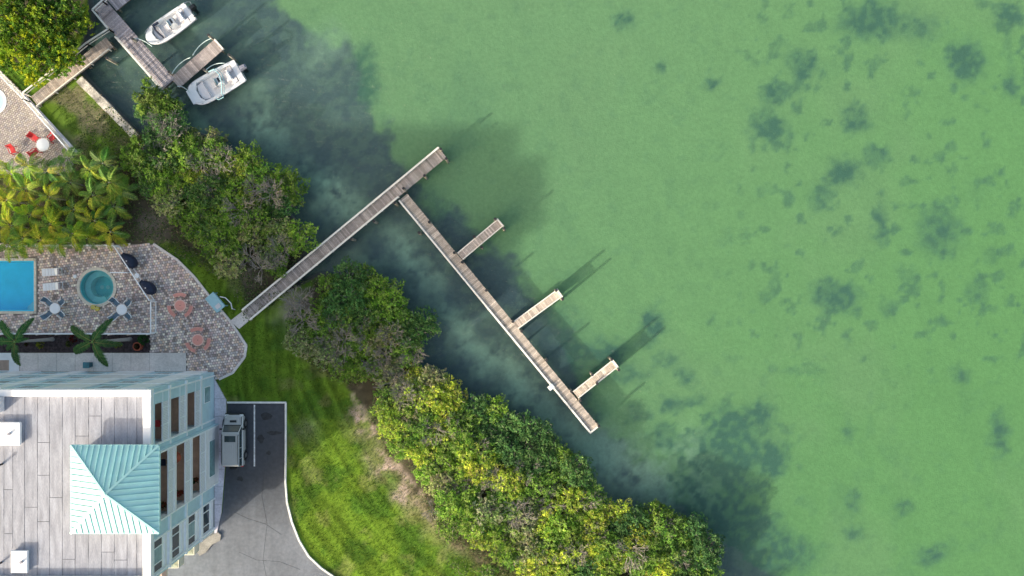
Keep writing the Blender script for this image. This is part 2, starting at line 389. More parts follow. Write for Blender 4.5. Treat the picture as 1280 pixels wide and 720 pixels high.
# patchy lawn at the top left
tl = sstep(-10, 10, pdist(PX, PY, [(60,120),(100,100),(170,170),(170,195),(90,195)]))
land = mixc(land, mixc(np.ones(X.shape+(3,))*np.array([.12,.20,.03]), np.array([.25,.20,.14]), sstep(.42,.62,n1)*.75), tl)
for (cx,cy,rr,am) in [(372,392,22,.9),(310,345,14,.4),(372,540,18,.25),(190,285,20,.4)]:
    land = mixc(land, np.array([.36,.31,.27]), np.exp(-(np.hypot(wx-cx,wy-cy)/rr)**2)*am)
land *= (.72+.56*n2)[..., None]
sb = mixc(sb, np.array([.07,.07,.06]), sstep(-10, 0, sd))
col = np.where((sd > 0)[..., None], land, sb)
ny, nx = X.shape
vs = np.stack([X, Y, Z], -1).reshape(-1, 3)
idx = np.arange(nx*ny).reshape(ny, nx)
fc = np.stack([idx[:-1,:-1], idx[:-1,1:], idx[1:,1:], idx[1:,:-1]], -1).reshape(-1, 4)
def fast_mesh(name, v, f, mats, colr=None, smooth=False):
    me = bpy.data.meshes.new(name); k = f.shape[1]
    me.vertices.add(len(v)); me.vertices.foreach_set('co', v.astype('f').ravel())
    me.loops.add(f.size); me.loops.foreach_set('vertex_index', f.astype('i').ravel())
    me.polygons.add(len(f)); me.polygons.foreach_set('loop_start', np.arange(0, f.size, k, dtype='i')); me.polygons.foreach_set('loop_total', np.full(len(f), k, dtype='i'))
    if smooth: me.polygons.foreach_set('use_smooth', np.ones(len(f), bool))
    if colr is not None:
        ca = me.color_attributes.new('Col','FLOAT_COLOR','POINT')
        ca.data.foreach_set('color', np.concatenate([colr, np.ones((len(colr),1))],1).astype('f').ravel())
    me.materials.append(mats); me.update(calc_edges=True); return me
M['ground'] = pm('ground_earth_and_sea_bed', (1,1,1), .95, var=.09, scale=3.5, attr=True, bump=.4, bscale=9, fine=.13, detail=6, spec=.1)
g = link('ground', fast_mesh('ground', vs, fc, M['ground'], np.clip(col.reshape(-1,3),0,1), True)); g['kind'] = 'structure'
def landcol(px, py):
    ix = int(np.clip(round((gx(px)+56)/.28),0,400)); return None

# ------------------------------------------------------------------ water
m, nt, N, L, b = newmat('sea_water')
geo = N.new('ShaderNodeNewGeometry')
mp = N.new('ShaderNodeMapping'); mp.inputs['Rotation'].default_value = (0,0,R(38)); mp.inputs['Scale'].default_value = (.5,2.2,1); L.new(geo.outputs[0], mp.inputs[0])
na = N.new('ShaderNodeTexNoise'); na.inputs['Scale'].default_value = 1.3; na.inputs['Detail'].default_value = 5; na.inputs['Roughness'].default_value = .62; na.inputs['Distortion'].default_value = .3
L.new(mp.outputs[0], na.inputs[0])
nb = N.new('ShaderNodeTexNoise'); nb.inputs['Scale'].default_value = .05; nb.inputs['Detail'].default_value = 3; L.new(geo.outputs[0], nb.inputs[0])
mr = N.new('ShaderNodeMapRange'); mr.inputs[1].default_value=.3; mr.inputs[2].default_value=.7; mr.inputs[3].default_value=.5; mr.inputs[4].default_value=1.1; L.new(nb.outputs[0], mr.inputs[0])
bp = N.new('ShaderNodeBump'); bp.inputs["Distance"].default_value = .13; L.new(na.outputs[0], bp.inputs['Height']); 
mu = N.new('ShaderNodeMath'); mu.operation='MULTIPLY'; mu.inputs[1].default_value=1.5; L.new(mr.outputs[0], mu.inputs[0]); L.new(mu.outputs[0], bp.inputs['Strength'])
tr = N.new('ShaderNodeBsdfTransparent'); tr.inputs[0].default_value = (.78,.88,.84,1)
df = N.new('ShaderNodeBsdfDiffuse'); df.inputs[0].default_value = (.10,.20,.14,1); L.new(bp.outputs[0], df.inputs[1])
gl = N.new('ShaderNodeBsdfGlossy'); gl.inputs['Roughness'].default_value = .12; L.new(bp.outputs[0], gl.inputs['Normal'])
m1 = N.new('ShaderNodeMixShader'); m1.inputs[0].default_value = .17; L.new(tr.outputs[0], m1.inputs[1]); L.new(df.outputs[0], m1.inputs[2])
lw_ = N.new('ShaderNodeLayerWeight'); pw_ = N.new('ShaderNodeMath'); pw_.operation='POWER'; pw_.inputs[1].default_value=5; L.new(lw_.outputs['Facing'], pw_.inputs[0]); fr = N.new('ShaderNodeMath'); fr.operation='MULTIPLY_ADD'; fr.inputs[1].default_value=.9; fr.inputs[2].default_value=.025; L.new(pw_.outputs[0], fr.inputs[0])
m2 = N.new('ShaderNodeMixShader'); L.new(fr.outputs[0], m2.inputs[0]); L.new(m1.outputs[0], m2.inputs[1]); L.new(gl.outputs[0], m2.inputs[2])
L.new(m2.outputs[0], N['Material Output'].inputs[0]); M['sea'] = m
# the sea surface follows the shoreline as a sheet a little inland of it, under the land sheet
wmb = MB(); far = 3400
wpoly = [(gx(px), gy(py)) for px, py in [(-30,-9000),(-30,-20),(60,0),(92,60),(80,90),(100,115),(150,175),(190,200),(225,185),(300,225),(330,250),(350,300),(335,350),(330,385),(400,370),(450,375),(490,410),(490,465),(530,500),(590,545),(680,590),(715,650),(780,665),(850,700),(880,760),(1000,1000),(1100,9000)]]
wpoly += [(far, gy(9000)), (far, gy(-9000))]
wmb.prism(wpoly, -.46, -.45)
me = bpy.data.meshes.new('sea')
import bmesh
bm = bmesh.new(); bv = [bm.verts.new((x,y,-.4)) for x,y in wpoly]; f0 = bm.faces.new(bv); bmesh.ops.triangulate(bm, faces=[f0]); bmesh.ops.recalc_face_normals(bm, faces=bm.faces)
for f in bm.faces:
    if f.normal.z < 0: f.normal_flip()
bm.to_mesh(me); bm.free(); me.materials.append(M['sea']); sea = link('sea_water', me); sea['kind'] = 'structure'
def poolwater(name, tint, rough=.05):
    m, nt, N, L, b = newmat(name)
    tr = N.new('ShaderNodeBsdfTransparent'); tr.inputs[0].default_value = (*tint,1); gl = N.new('ShaderNodeBsdfGlossy'); gl.inputs['Roughness'].default_value = rough
    g = N.new('ShaderNodeNewGeometry'); n = N.new('ShaderNodeTexNoise'); n.inputs['Scale'].default_value = 3; L.new(g.outputs[0], n.inputs[0]); bp = N.new('ShaderNodeBump'); bp.inputs['Strength'].default_value=.3; bp.inputs['Distance'].default_value=.03; L.new(n.outputs[0], bp.inputs['Height']); L.new(bp.outputs[0], gl.inputs['Normal'])
    lw_ = N.new('ShaderNodeLayerWeight'); pw_ = N.new('ShaderNodeMath'); pw_.operation='POWER'; pw_.inputs[1].default_value=5; L.new(lw_.outputs['Facing'], pw_.inputs[0]); f = N.new('ShaderNodeMath'); f.operation='MULTIPLY_ADD'; f.inputs[1].default_value=.9; f.inputs[2].default_value=.025; L.new(pw_.outputs[0], f.inputs[0]); x = N.new('ShaderNodeMixShader'); L.new(f.outputs[0], x.inputs[0]); L.new(tr.outputs[0], x.inputs[1]); L.new(gl.outputs[0], x.inputs[2]); L.new(x.outputs[0], N['Material Output'].inputs[0]); return m
M['poolwater'] = poolwater('pool_water', (.70,.97,1)); M['tubwater'] = poolwater('tub_water', (.75,.93,.93), .12)

# ------------------------------------------------------------------ paved surfaces
PATIO = [(-150,305),(192,305),(222,325),(243,346),(264,373),(290,404),(308,432),(306,446),(291,466),(274,474),(268.2,474),(268.2,464.8),(233.2,464.8),(233.2,441),(188,441),(188,418),(-150,418)]
PAL = [(.46,.34,.28),(.36,.32,.33),(.60,.52,.46),(.24,.19,.18),(.52,.42,.39),(.42,.31,.31),(.30,.25,.26),(.48,.41,.41)]
def pavers(name, poly, ang, sz, pal, z0, z1, parent, skip=None, seed=1, pk=1.55):
    r = random.Random(seed); mb = MB(); wp = [(gx(x),gy(y)) for x,y in poly]
    xs_ = [p[0] for p in wp]; ys_ = [p[1] for p in wp]; cx = sum(xs_)/len(xs_); cy = sum(ys_)/len(ys_)
    ca, sa = math.cos(ang), math.sin(ang); e = max(max(xs_)-min(xs_), max(ys_)-min(ys_))*.75; n = int(e/sz)
    for i in range(-n, n):
        for j in range(-n, n):
            u = (i+(.5 if j%2 else 0))*sz; v = j*sz; x = cx+u*ca-v*sa; y = cy+u*sa+v*ca
            px, py = x*S+640, 360-y*S
            if not (-70 < px < 330) or not inpoly(px, py, poly) or (skip and skip(px, py)): continue
            c = r.choice(pal); k = r.uniform(.82,1.15)*pk; mb.cur = (min(1,c[0]*k),min(1,c[1]*k*1.0),min(1,c[2]*k*.93))
            h = sz/2-.008; zz = z1+r.uniform(-.003,.003)
            q = [(-h,-h),(h,-h),(h,h),(-h,h)]; pt = [(x+a*ca-b_*sa, y+a*sa+b_*ca) for a,b_ in q]; k2 = (h-.012)/h; pi = [(x+(a*ca-b_*sa)*k2, y+(a*sa+b_*ca)*k2) for a,b_ in q]
            mb.add([(a,b_,z0) for a,b_ in pt]+[(a,b_,zz) for a,b_ in pi], [(4,5,6,7),(0,1,5,4),(1,2,6,5),(2,3,7,6),(3,0,4,7)])
    o = ob(name, mb, M['paver'], parent, fix=False); o['kind'] = 'stuff'; return o
patio = ob('patio', MB().prism([(gx(x),gy(y)) for x,y in PATIO], -.12, .045), M['joint']); patio['kind'] = 'structure'
# cut pool basin and tub from the patio slab
def cutter(me_obj, polys):
    import bmesh
    for poly in polys:
        mb = MB(); mb.prism(poly, -3, 1); cm = mb.mesh('cut', M['joint']); fixn(cm); co = bpy.data.objects.new('cut', cm); C.objects.link(co)
        md = me_obj.modifiers.new('b','BOOLEAN'); md.operation='DIFFERENCE'; md.object = co; md.solver='EXACT'
        dg = bpy.context.evaluated_depsgraph_get(); nm = bpy.data.meshes.new_from_object(me_obj.evaluated_get(dg)); me_obj.modifiers.clear(); me_obj.data = nm
        bpy.data.objects.remove(co)
TUBC = (gx(121.5), gy(359)); TUBR = 21.5/S
POOLP = [(gx(-130),gy(326)),(gx(43),gy(326)),(gx(43),gy(389)),(gx(-130),gy(389))]
cutter(patio, [POOLP, [(TUBC[0]+TUBR*math.cos(t*math.pi/16), TUBC[1]+TUBR*math.sin(t*math.pi/16)) for t in range(32)]])
pavers('pavers', PATIO, R(8), .235, PAL, .0, .07, patio, lambda x,y: (x<48.5 and 321.5<y<393) or math.hypot(x-121.5,y-359)<24.5)
ed = MB(); pe = [(gx(x),gy(y)) for x,y in PATIO[1:10]]
for a, b_ in zip(pe[:-1], pe[1:]): ed.beam((*a,.0),(*b_,.0),.22,.19)
ob('edge_course', ed, M['concrete'], patio)
PAT2 = [(-150,20),(-20,68),(3,90),(40,128),(93,188),(90,215),(-150,225)]
p2 = ob('upper_patio', MB().prism([(gx(x),gy(y)) for x,y in PAT2], -.12, .045), M['joint']); p2['kind'] = 'structure'
pavers('pavers', PAT2, R(45), .21, [(.52,.46,.46),(.46,.42,.45),(.58,.52,.50),(.50,.44,.42),(.44,.38,.40)], .0, .07, p2, lambda x,y: math.hypot(x+8,y-127)<17, seed=4, pk=.85)
# planting strip and walkway north of the building
def slab(name, poly, z0, z1, m, parent=None, px=True):
    o = ob(name, MB().prism([(gx(x),gy(y)) for x,y in poly], z0, z1), m, parent); 
    if not parent: o['kind'] = 'structure'
    return o
slab('planting_bed', [(-150,418.5),(187.6,418.5),(187.6,440.6),(-150,440.6)], -.1, .05, M['mulch'])
wk = ob('walkway', MB().prism([(gx(-150),gy(441)),(gx(233),gy(441)),(gx(233),gy(464.6)),(gx(-150),gy(464.6))], -.1,.06), M['joint']); wk['kind']='structure'
for i in range(9):
    x0 = 25+i*23.2
    if i == 8: x0 = 210
    ob('slab', MB().bev(gx(x0)+.01, gx(min(x0+23.1,233)), gy(441), gy(464.5), .03, .085, .012), M['concrete'], wk)
ob('slab', MB().bev(gx(-120), gx(24.6), gy(441), gy(464.5), .03, .085, .012), M['white'], wk)
ob('slab', MB().bev(gx(-80), gx(12), gy(450), gy(463), .085, .10, .012), pm('tan_mat',(.42,.30,.24),.9), wk)
pw = slab('pavement', [(268.5,474),(283,500),(283,560),(280,600),(277,640),(271,668),(268.5,668)], -.1, .10, M['walk'])
for i, yy in enumerate((498,520,542,564,586,608,630,652)): ob('joint', MB().box(gx(268.8), gx(281), gy(yy), gy(yy)-.02, .1, .103), M['bitumen'], pw)
# asphalt court
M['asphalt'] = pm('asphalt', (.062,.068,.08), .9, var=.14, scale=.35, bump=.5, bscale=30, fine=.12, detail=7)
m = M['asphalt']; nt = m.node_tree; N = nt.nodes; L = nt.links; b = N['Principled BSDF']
# building shade painted into the colour: dark bays, paler sunlit lane, tyre streaks
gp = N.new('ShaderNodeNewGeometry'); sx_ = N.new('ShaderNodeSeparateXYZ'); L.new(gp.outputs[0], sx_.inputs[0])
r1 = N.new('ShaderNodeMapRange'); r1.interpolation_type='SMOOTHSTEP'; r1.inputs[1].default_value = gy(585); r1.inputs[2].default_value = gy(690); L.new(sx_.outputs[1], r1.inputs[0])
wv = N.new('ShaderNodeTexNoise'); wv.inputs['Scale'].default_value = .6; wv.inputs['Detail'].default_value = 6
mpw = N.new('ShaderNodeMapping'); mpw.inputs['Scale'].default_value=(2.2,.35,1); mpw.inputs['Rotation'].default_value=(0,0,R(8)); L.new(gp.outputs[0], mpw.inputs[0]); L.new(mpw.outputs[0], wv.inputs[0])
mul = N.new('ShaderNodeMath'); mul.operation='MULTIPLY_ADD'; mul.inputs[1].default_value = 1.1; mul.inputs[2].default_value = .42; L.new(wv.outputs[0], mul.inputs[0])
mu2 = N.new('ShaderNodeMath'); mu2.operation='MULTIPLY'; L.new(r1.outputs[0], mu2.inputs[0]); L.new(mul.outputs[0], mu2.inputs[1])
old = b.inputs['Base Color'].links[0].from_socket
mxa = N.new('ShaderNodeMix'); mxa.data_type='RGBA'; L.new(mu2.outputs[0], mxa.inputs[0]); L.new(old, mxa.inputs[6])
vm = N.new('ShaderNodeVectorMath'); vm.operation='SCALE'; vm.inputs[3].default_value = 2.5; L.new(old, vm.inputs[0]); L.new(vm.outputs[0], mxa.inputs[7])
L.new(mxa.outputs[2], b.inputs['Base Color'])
KERB = [(357.5,503),(357.5,560),(357,602),(359,628),(365,652),(374,675),(386,695),(402,710),(425,726),(470,760),(560,820)]
COURT = [(284,503)]+KERB+[(560,1100),(-100,1100),(-100,760),(205,730),(205,664.5),(270,664.5),(278,640),(281,600),(284,560)]
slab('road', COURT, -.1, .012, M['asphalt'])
kerb = ob('kerb', MB().beam((gx(284),gy(503),-.04),(gx(357.5),gy(503),-.04),.12,.16), M['bitumen']); kp = [Vector((gx(x),gy(y),.04)) for x,y in [(284,503)]+KERB]
for i in range(len(kp)-1):
    n_ = max(1,round((kp[i+1]-kp[i]).length/1.3)); d_ = (kp[i+1]-kp[i])/n_
    if i > 10: continue
    for k in range(n_):
        a_ = kp[i]+d_*k; ob('kerb_stone', MB().beam(a_+d_.normalized()*.012, a_+d_*1.0+d_.normalized()*(.0 if k<n_-1 else .03), .16+rnd.uniform(-.008,.008), .18+rnd.uniform(-.008,.008)), M['kerb'], kerb)
M['stain'] = pm('oil_stain', (.03,.032,.036), .7, var=.3, scale=3)
for k,(x,y,a_,b_) in enumerate([(333,520,.55,.4),(342,541,.85,.22),(326,548,.35,.5),(300,598,.4,.3),(336,566,.3,.22)]):
    q_ = [(gx(x)+a_*math.cos(t*.52)*rnd.uniform(.6,1.1), gy(y)+b_*math.sin(t*.52)*rnd.uniform(.6,1.1)) for t in range(12)]
    o_ = ob('oil_stain', MB().prism(q_,.012,.0165), M['stain'], kerb)
for pts_ in ([(330,585),(326,620),(333,655),(328,700),(336,740)],[(292,640),(310,648),(332,655),(352,668)],[(300,690),(322,700),(350,702),(376,712)]):
    ob('crack_seal', MB().tube([(gx(x)+rnd.uniform(-.1,.1),gy(y),.006) for x,y in pts_],.016,5), M['stain'], kerb)
kerb['kind']='structure'
M['linepaint'] = pm('line_paint', (.66,.66,.66), .8, var=.3, scale=3, fine=.3)
ln = ob('parking_line', MB().box(gx(317.2),gx(319),gy(506),gy(583),.012,.018), M['linepaint']); ln['kind']='structure'
# small concrete steps and planter edge at the building's south east corner
tag(ob('concrete_ramp', MB().prism([(gx(246),gy(688)),(gx(252),gy(678)),(gx(262),gy(670)),(gx(273),gy(664.6)),(gx(277),gy(668)),(gx(276),gy(675)),(gx(266),gy(680)),(gx(258),gy(690)),(gx(250),gy(694))],0,.16), M['rampc']), 'beige concrete ramp at the street corner of the apartment building','ramp')
# seawall
sw = thing('seawall', 'weathered concrete seawall cap between the patchy grass and the dark water', 'wall', P(135,135))
pts = [(99,99),(112,112),(124,124),(137,137),(150,151),(162,163),(170,172)]
for i in range(6):
    a = P(*pts[i],.12); c = P(*pts[i+1],.12); mb = MB(); mb.beam(a+Vector((0,0,-.3)), c+(a-c)*.02+Vector((0,0,-.3)), .72+rnd.uniform(-.06,.06), .7+rnd.uniform(-.04,.04)); ob('block', mb, M['seawall'], sw, True)

# ------------------------------------------------------------------ pool and hot tub
pl = thing('swimming_pool', 'rectangular swimming pool with bright blue water and cream coping', 'pool', (gx(0),gy(357),0))
x0,x1,y0,y1 = gx(-130),gx(43),gy(389),gy(326)
mb = MB(); mb.box(x0,x1,y0,y1,-1.7,-1.6); mb.box(x0,x0+.1,y0,y1,-1.6,.0); mb.box(x1-.1,x1,y0,y1,-1.6,.0); mb.box(x0+.1,x1-.1,y0,y0+.1,-1.6,.0); mb.box(x0+.1,x1-.1,y1-.1,y1,-1.6,.0)
ob('shell', mb, M['poolshell'], pl, True)
for k in range(3): ob('step', MB().prism([(x1-.1,y0+.1),(x1-.1,y0+1.3-.35*k),(x1-.45,y0+1.15-.35*k),(x1-1.25+.35*k,y0+.4-.08*k),(x1-1.3+.35*k,y0+.1)], -1.3+k*.4, -.95+k*.4), M['poolstep'], pl, True)
ob('water', MB().box(x0+.1,x1-.1,y0+.1,y1-.1,-.13,-.12), M['poolwater'], pl, True)
n = 14
for k in range(n):
    t0 = x0+(x1-x0)*k/n; t1 = x0+(x1-x0)*(k+1)/n-.012
    for ya, yb in ((y0-.24,y0),(y1,y1+.24)): ob('coping_stone', MB().bev(t0,t1,ya,yb,-.05,.11,.03), M['coping'], pl, True)
for k in range(6):
    t0 = y0+(y1-y0)*k/6; t1 = y0+(y1-y0)*(k+1)/6-.012
    ob('coping_stone', MB().bev(x1,x1+.24,t0,t1,-.05,.108,.03), M['coping'], pl, True)
for yy in (y0-.24, y1): ob('coping_stone', MB().bev(x1+.004,x1+.22,yy+.02,yy+.22,-.05,.106,.05), M['coping'], pl, True)
tb = thing('hot_tub', 'round hot tub with teal water and a cream coping ring', 'hot tub', (*TUBC,0))
mb = MB(); mb.cyl(0,0,-1.35,-1.3,TUBR,32); mb.ring(0,0,TUBR-.06,TUBR,-1.3,0,n=40); ob('shell', mb, M['tubshell'], tb)
ob('seat', MB().ring(.12,-.02,1.05,TUBR-.02,-1.3,-.55,n=40), M['tubseat'], tb)
ob('step', MB().ring(0,-.2,.72,1.3,-1.3,-.42,n=12,a0=235,a1=305), M['tubseat'], tb)
for sx in (-.25,.3): ob('drain', MB().cyl(sx,.0,-1.3,-1.27,.19,14), M['tubseat'], tb)
mb = MB(); mb.cyl(0,0,-.14,-.13,TUBR-.06,40); ob('water', mb, M['tubwater'], tb)
for k in range(20): ob('coping_stone', MB().ring(0,0,TUBR-.02,TUBR+.25,-.05,.115,18*k,18*k+17.4,n=3), M['coping'], tb)

t = thing('round_pool', 'edge of a round pool with pale coping at the left of the upper patio', 'pool', (gx(-8),gy(127),0))
ob('coping', MB().ring(0,0,1.0,1.26,.0,.10,n=32), M['white'], t); ob('water', MB().cyl(0,0,.05,.062,.99,32), M['poolstep'], t)
# ------------------------------------------------------------------ docks
PLC = {'shade': (1,.98,1), 'warm': (1.12,1.05,.95)}
def deck(name, label, a, b_, wpx, zt=.35, joists=True, grp=None, color=(1,1,1), pitch=.15, over=None):
    A = P(*a, zt); B = P(*b_, zt); d = (B-A); Ln = d.length; d.normalize(); wd = wpx/S*(H-zt)/H
    ang = math.atan2(d.y, d.x); t = thing(name, label, 'dock', (A.x,A.y,0), ang, grp)
    n = int(Ln/pitch); p = Ln/n
    mesh = MB().bev(0.006, p-.008, -wd/2, wd/2, zt-.045, zt, .008).mesh('plank', M['plank']); fixn(mesh)
    for k in range(n):
        mod = (k//4)%2; f = rnd.uniform(.88,1.08)*(1.06 if mod else .94)*(.80 if k%4==0 else 1)
        link('plank', mesh, t, loc=(k*p, rnd.uniform(-.012,.012), rnd.uniform(-.003,.003)), color=tuple(c*f for c in color))
    for s in (-1,1): ob('stringer', MB().box(0,Ln,s*(wd/2-.1),s*(wd/2-.15),zt-.29,zt-.048), M['beamwood'], t)
    m_ = int(Ln/2.4)
    for k in range(m_+1):
        xx = .15+(Ln-.3)*k/max(1,m_)
        ob('crossbeam', MB().box(xx-.05,xx+.05,-wd/2-.02,wd/2+.02,zt-.48,zt-.292), M['beamwood'], t)
        for s in (-1,1): ob('support_pile', MB().cyl(xx,s*(wd/2-.25),-2.2,zt-.3,.1,8), M['pile'], t)
    return t, Ln, wd
def edge(t, Ln, wd, side, zt=.35, high=.0, l0=0, l1=None, w_=.17, name='kerb_board'):
    l1 = Ln if l1 is None else l1
    if high:
        n = max(1,int((l1-l0)/1.9)); step = (l1-l0)/n; y = side*(wd/2+.03)
        for k in range(n+1): ob('post', MB().box(l0+k*step-.045,l0+k*step+.045,y-.045,y+.045,zt-.25,zt+high-.03), M['railwood'], t)
        for k in range(n): ob('handrail', MB().bev(l0+k*step+.01,l0+(k+1)*step-.004,y-w_/2,y+w_/2,zt+high-.028,zt+high+.015,.01), M['railwood'], t)
        for zz in (.3*high,.65*high): ob('rail', MB().box(l0,l1,y+.046,y+.07,zt+zz-.04,zt+zz+.04), M['railwood'], t)
    else:
        n = max(1,int((l1-l0)/2.6)); step = (l1-l0)/n; y = side*(wd/2-w_/2)
        for k in range(n): ob('kerb_board', MB().bev(l0+k*step+.01,l0+(k+1)*step-.004,y-w_/2,y+w_/2,zt+.012,zt+.11,.015), M['railwood'], t)
shc = (1.0,.95,.94)
t, Ln, wd = deck('pier', 'long weathered pier running from the paver patio out over the water', (309,393.5), (553.5,191), 14.5, color=shc)
edge(t,Ln,wd,1,high=.35); edge(t,Ln,wd,-1,high=.35,l1=Ln*.755); PIER = t
t, Ln, wd = deck('dock', 'long dock branching off the pier and carrying three boat fingers', (503.5,246.5), (742,536), 14.5, zt=.33, color=(1.18,1.08,.98))
edge(t,Ln,wd,-1,zt=.33); ob('end_board', MB().bev(Ln,Ln+.16,-wd/2,wd/2,.22,.42,.015), M['railwood'], t)
for (a,b_,l,cc) in [((575,320.5),(624.5,279),'boat finger nearest the pier end, greyer than the other two',(1.22,1.14,1.10)),((644.5,406.5),(698.5,367),'pale boat finger in the middle of the three',(1.35,1.22,1.10)),((719.5,493.5),(768,455),'pale boat finger nearest the tip of the long dock',(1.38,1.26,1.12))]:
    t, Ln, wd = deck('finger_dock', l, a, b_, 11.5, zt=.31, color=cc, grp='boat fingers off the long dock')
    ob('end_board', MB().bev(Ln,Ln+.16,-wd/2-.04,wd/2+.04,.2,.40,.015), M['railwood'], t)
    for s in (-1,1): edge(t,Ln,wd,s,zt=.31,w_=.1)
PILES = [(551,187,'at the outer tip of the pier, upper side'),(558,199,'at the outer tip of the pier, lower side'),(531,220,'beside the pier near its outer end'),(505,236,'in the corner where the long dock leaves the pier'),(494,254,'below the pier at the left corner of the dock junction'),
 (468,277,'below the pier, first one inshore of the dock junction'),(440,299,'below the pier, second one inshore of the dock junction'),(524,291,'left of the long dock near the pier'),(537,278,'right of the long dock near the pier'),
 (568,316,'in the upper corner of the finger nearest the pier'),(578,328,'in the lower corner of the finger nearest the pier'),(608,363,'right of the long dock between the first two fingers'),(641,402,'in the upper corner of the middle finger'),(652,414,'in the lower corner of the middle finger'),
 (683,450,'right of the long dock between the last two fingers'),(714,489,'in the upper corner of the last finger'),(725,500,'in the lower corner of the last finger'),(619,274,'at the tip of the finger nearest the pier, upper side'),(630,286,'at the tip of the finger nearest the pier, lower side'),
 (593,296,'half way along the finger nearest the pier, upper side'),(602,309,'half way along the finger nearest the pier, lower side'),(695,363,'at the tip of the middle finger, upper side'),(703,374,'at the tip of the middle finger, lower side'),
 (764,449,'at the tip of the last finger, upper side'),(773,462,'at the tip of the last finger, lower side'),(740,468,'half way along the last finger, upper side'),(746,479,'half way along the last finger, lower side'),(748,532,'at the outer end of the long dock'),
 (213,91,'at the inner corner of the boat dock by the boats'),(262,45,'at the tip of the short finger between the boats, upper side'),(288,70,'at the tip of the short finger between the boats, lower side'),(257,88,'between the short finger and the lower boat'),(168,50,'left of the upper boat beside the walkway'),(136,74,'below the gangway over the dark water')]
PILEM = MB().cyl(0,0,-2.4,0,.13,12).mesh('shaft', M['pile'],); CAPM = MB().cyl(0,0,0,.03,.135,12,.10).mesh('cap', M['piletop'])
for px, py, l in PILES:
    zt = rnd.choice([.8,.9,1.0,1.15]) if py < 520 else 1.0
    tip = 'tip' in l and px > 300
    if tip: zt = 1.05
    p = P(px,py,zt*.7)
    q = thing('mooring_pile', 'timber mooring pile '+l, 'piling', (p.x,p.y,zt), group='mooring piles of the docks')
    link('shaft', PILEM, q); link('cap', CAPM, q)
bxp = P(689,484,.5); tag(ob('dock_box', MB().bev(-.28,.28,-.22,.22,.0,.32,.04), M['white'], loc=(bxp.x,bxp.y,.2), rot=(0,0,R(40))), 'small white box hung on the left edge of the long dock', 'box')
# landing between patio and pier
ld = ob('landing', MB().prism([(P(*c,.1).x,P(*c,.1).y) for c in [(288,401),(304,388.5),(314,398.5),(299,411)]],-.1,.16), M['concrete']); tag(ld, 'grey concrete landing joining the patio to the start of the pier','landing')

# left boat docks
t, Ln, wd = deck('walkway_dock', 'grey plank walkway of the boat dock running from the top edge down to its corner', (123,5), (211,105), 19.5, color=(1.02,.98,1.08)); edge(t,Ln,wd,-1,high=.5,l0=Ln*.36,w_=.14)
t, Ln, wd = deck('finger_dock', 'short plank finger between the two moored white boats', (218.5,103.5), (273,56), 17, zt=.33, color=(1.08,1.0,1.0))
ob('end_board', MB().bev(Ln,Ln+.14,-wd/2,wd/2,.2,.40,.015), M['railwood'], t)
t, Ln, wd = deck('upper_dock', 'lavender grey plank deck leaving the walkway towards the top edge', (139.5,6), (176,-24), 19, zt=.345, color=(1.0,1.0,1.15))
t, Ln, wd = deck('gangway', 'plank gangway from the upper patio over the grass to the boat dock', (43,127), (137,52.5), 15.5, zt=.37, color=(1.15,1.05,.98)); edge(t,Ln,wd,-1,zt=.37,high=.3,w_=.1,l1=Ln*.95)
def rail(name, label, pts, hgt, zt=.35, w_=.14):
    base = P(*pts[0],hgt+zt); t = thing(name, label, 'railing', (base.x,base.y,0))
    for a, b_ in zip(pts[:-1], pts[1:]):
        A = P(*a,hgt+zt); B = P(*b_,hgt+zt); n = max(1,int((B-A).length/1.8)); dn = Vector((0,0,1))
        ob('handrail', MB().beam(A,B,w_,.05), M['railwood'], t, True); ob('rail', MB().beam(A-dn*hgt*.45,B-dn*hgt*.45,.04,.09), M['railwood'], t, True)
        for k in range(n+1):
            q = A.lerp(B,k/n); ob('post', MB().box(q.x-.05,q.x+.05,q.y-.05,q.y+.05,-.2,q.z-.03), M['railwood'], t, True)
rail('railing', 'cream timber handrail with jogs on the tree side of the gangway and dock', [(28,116),(80,76),(107,54),(135,36),(115,12),(127,1),(140,-12)], .95)
for (a,b_,l) in [((215,92),(238,72),'pale mooring rope sagging from the dock corner'),((241,69),(264,48),'pale mooring rope along the upper side of the short finger'),((168,48),(190,58),'pale mooring rope to the bow of the upper boat'),((222,108),(238,116),'pale mooring rope to the bow of the lower boat'),((257,88),(281,79),'pale mooring rope to the middle of the lower boat')]:
    A = P(*a,.8); B = P(*b_,.8); mb = MB(); sgn = Vector((-.22,.3,0)); pts_ = [A.lerp(B,k/8)+(sgn+Vector((0,0,-.3)))*(4*(k/8)*(1-k/8)) for k in range(9)]
    mb.tube(pts_, .035, 5); tag(ob('mooring_rope', mb, M['ropemat']), l, 'rope')

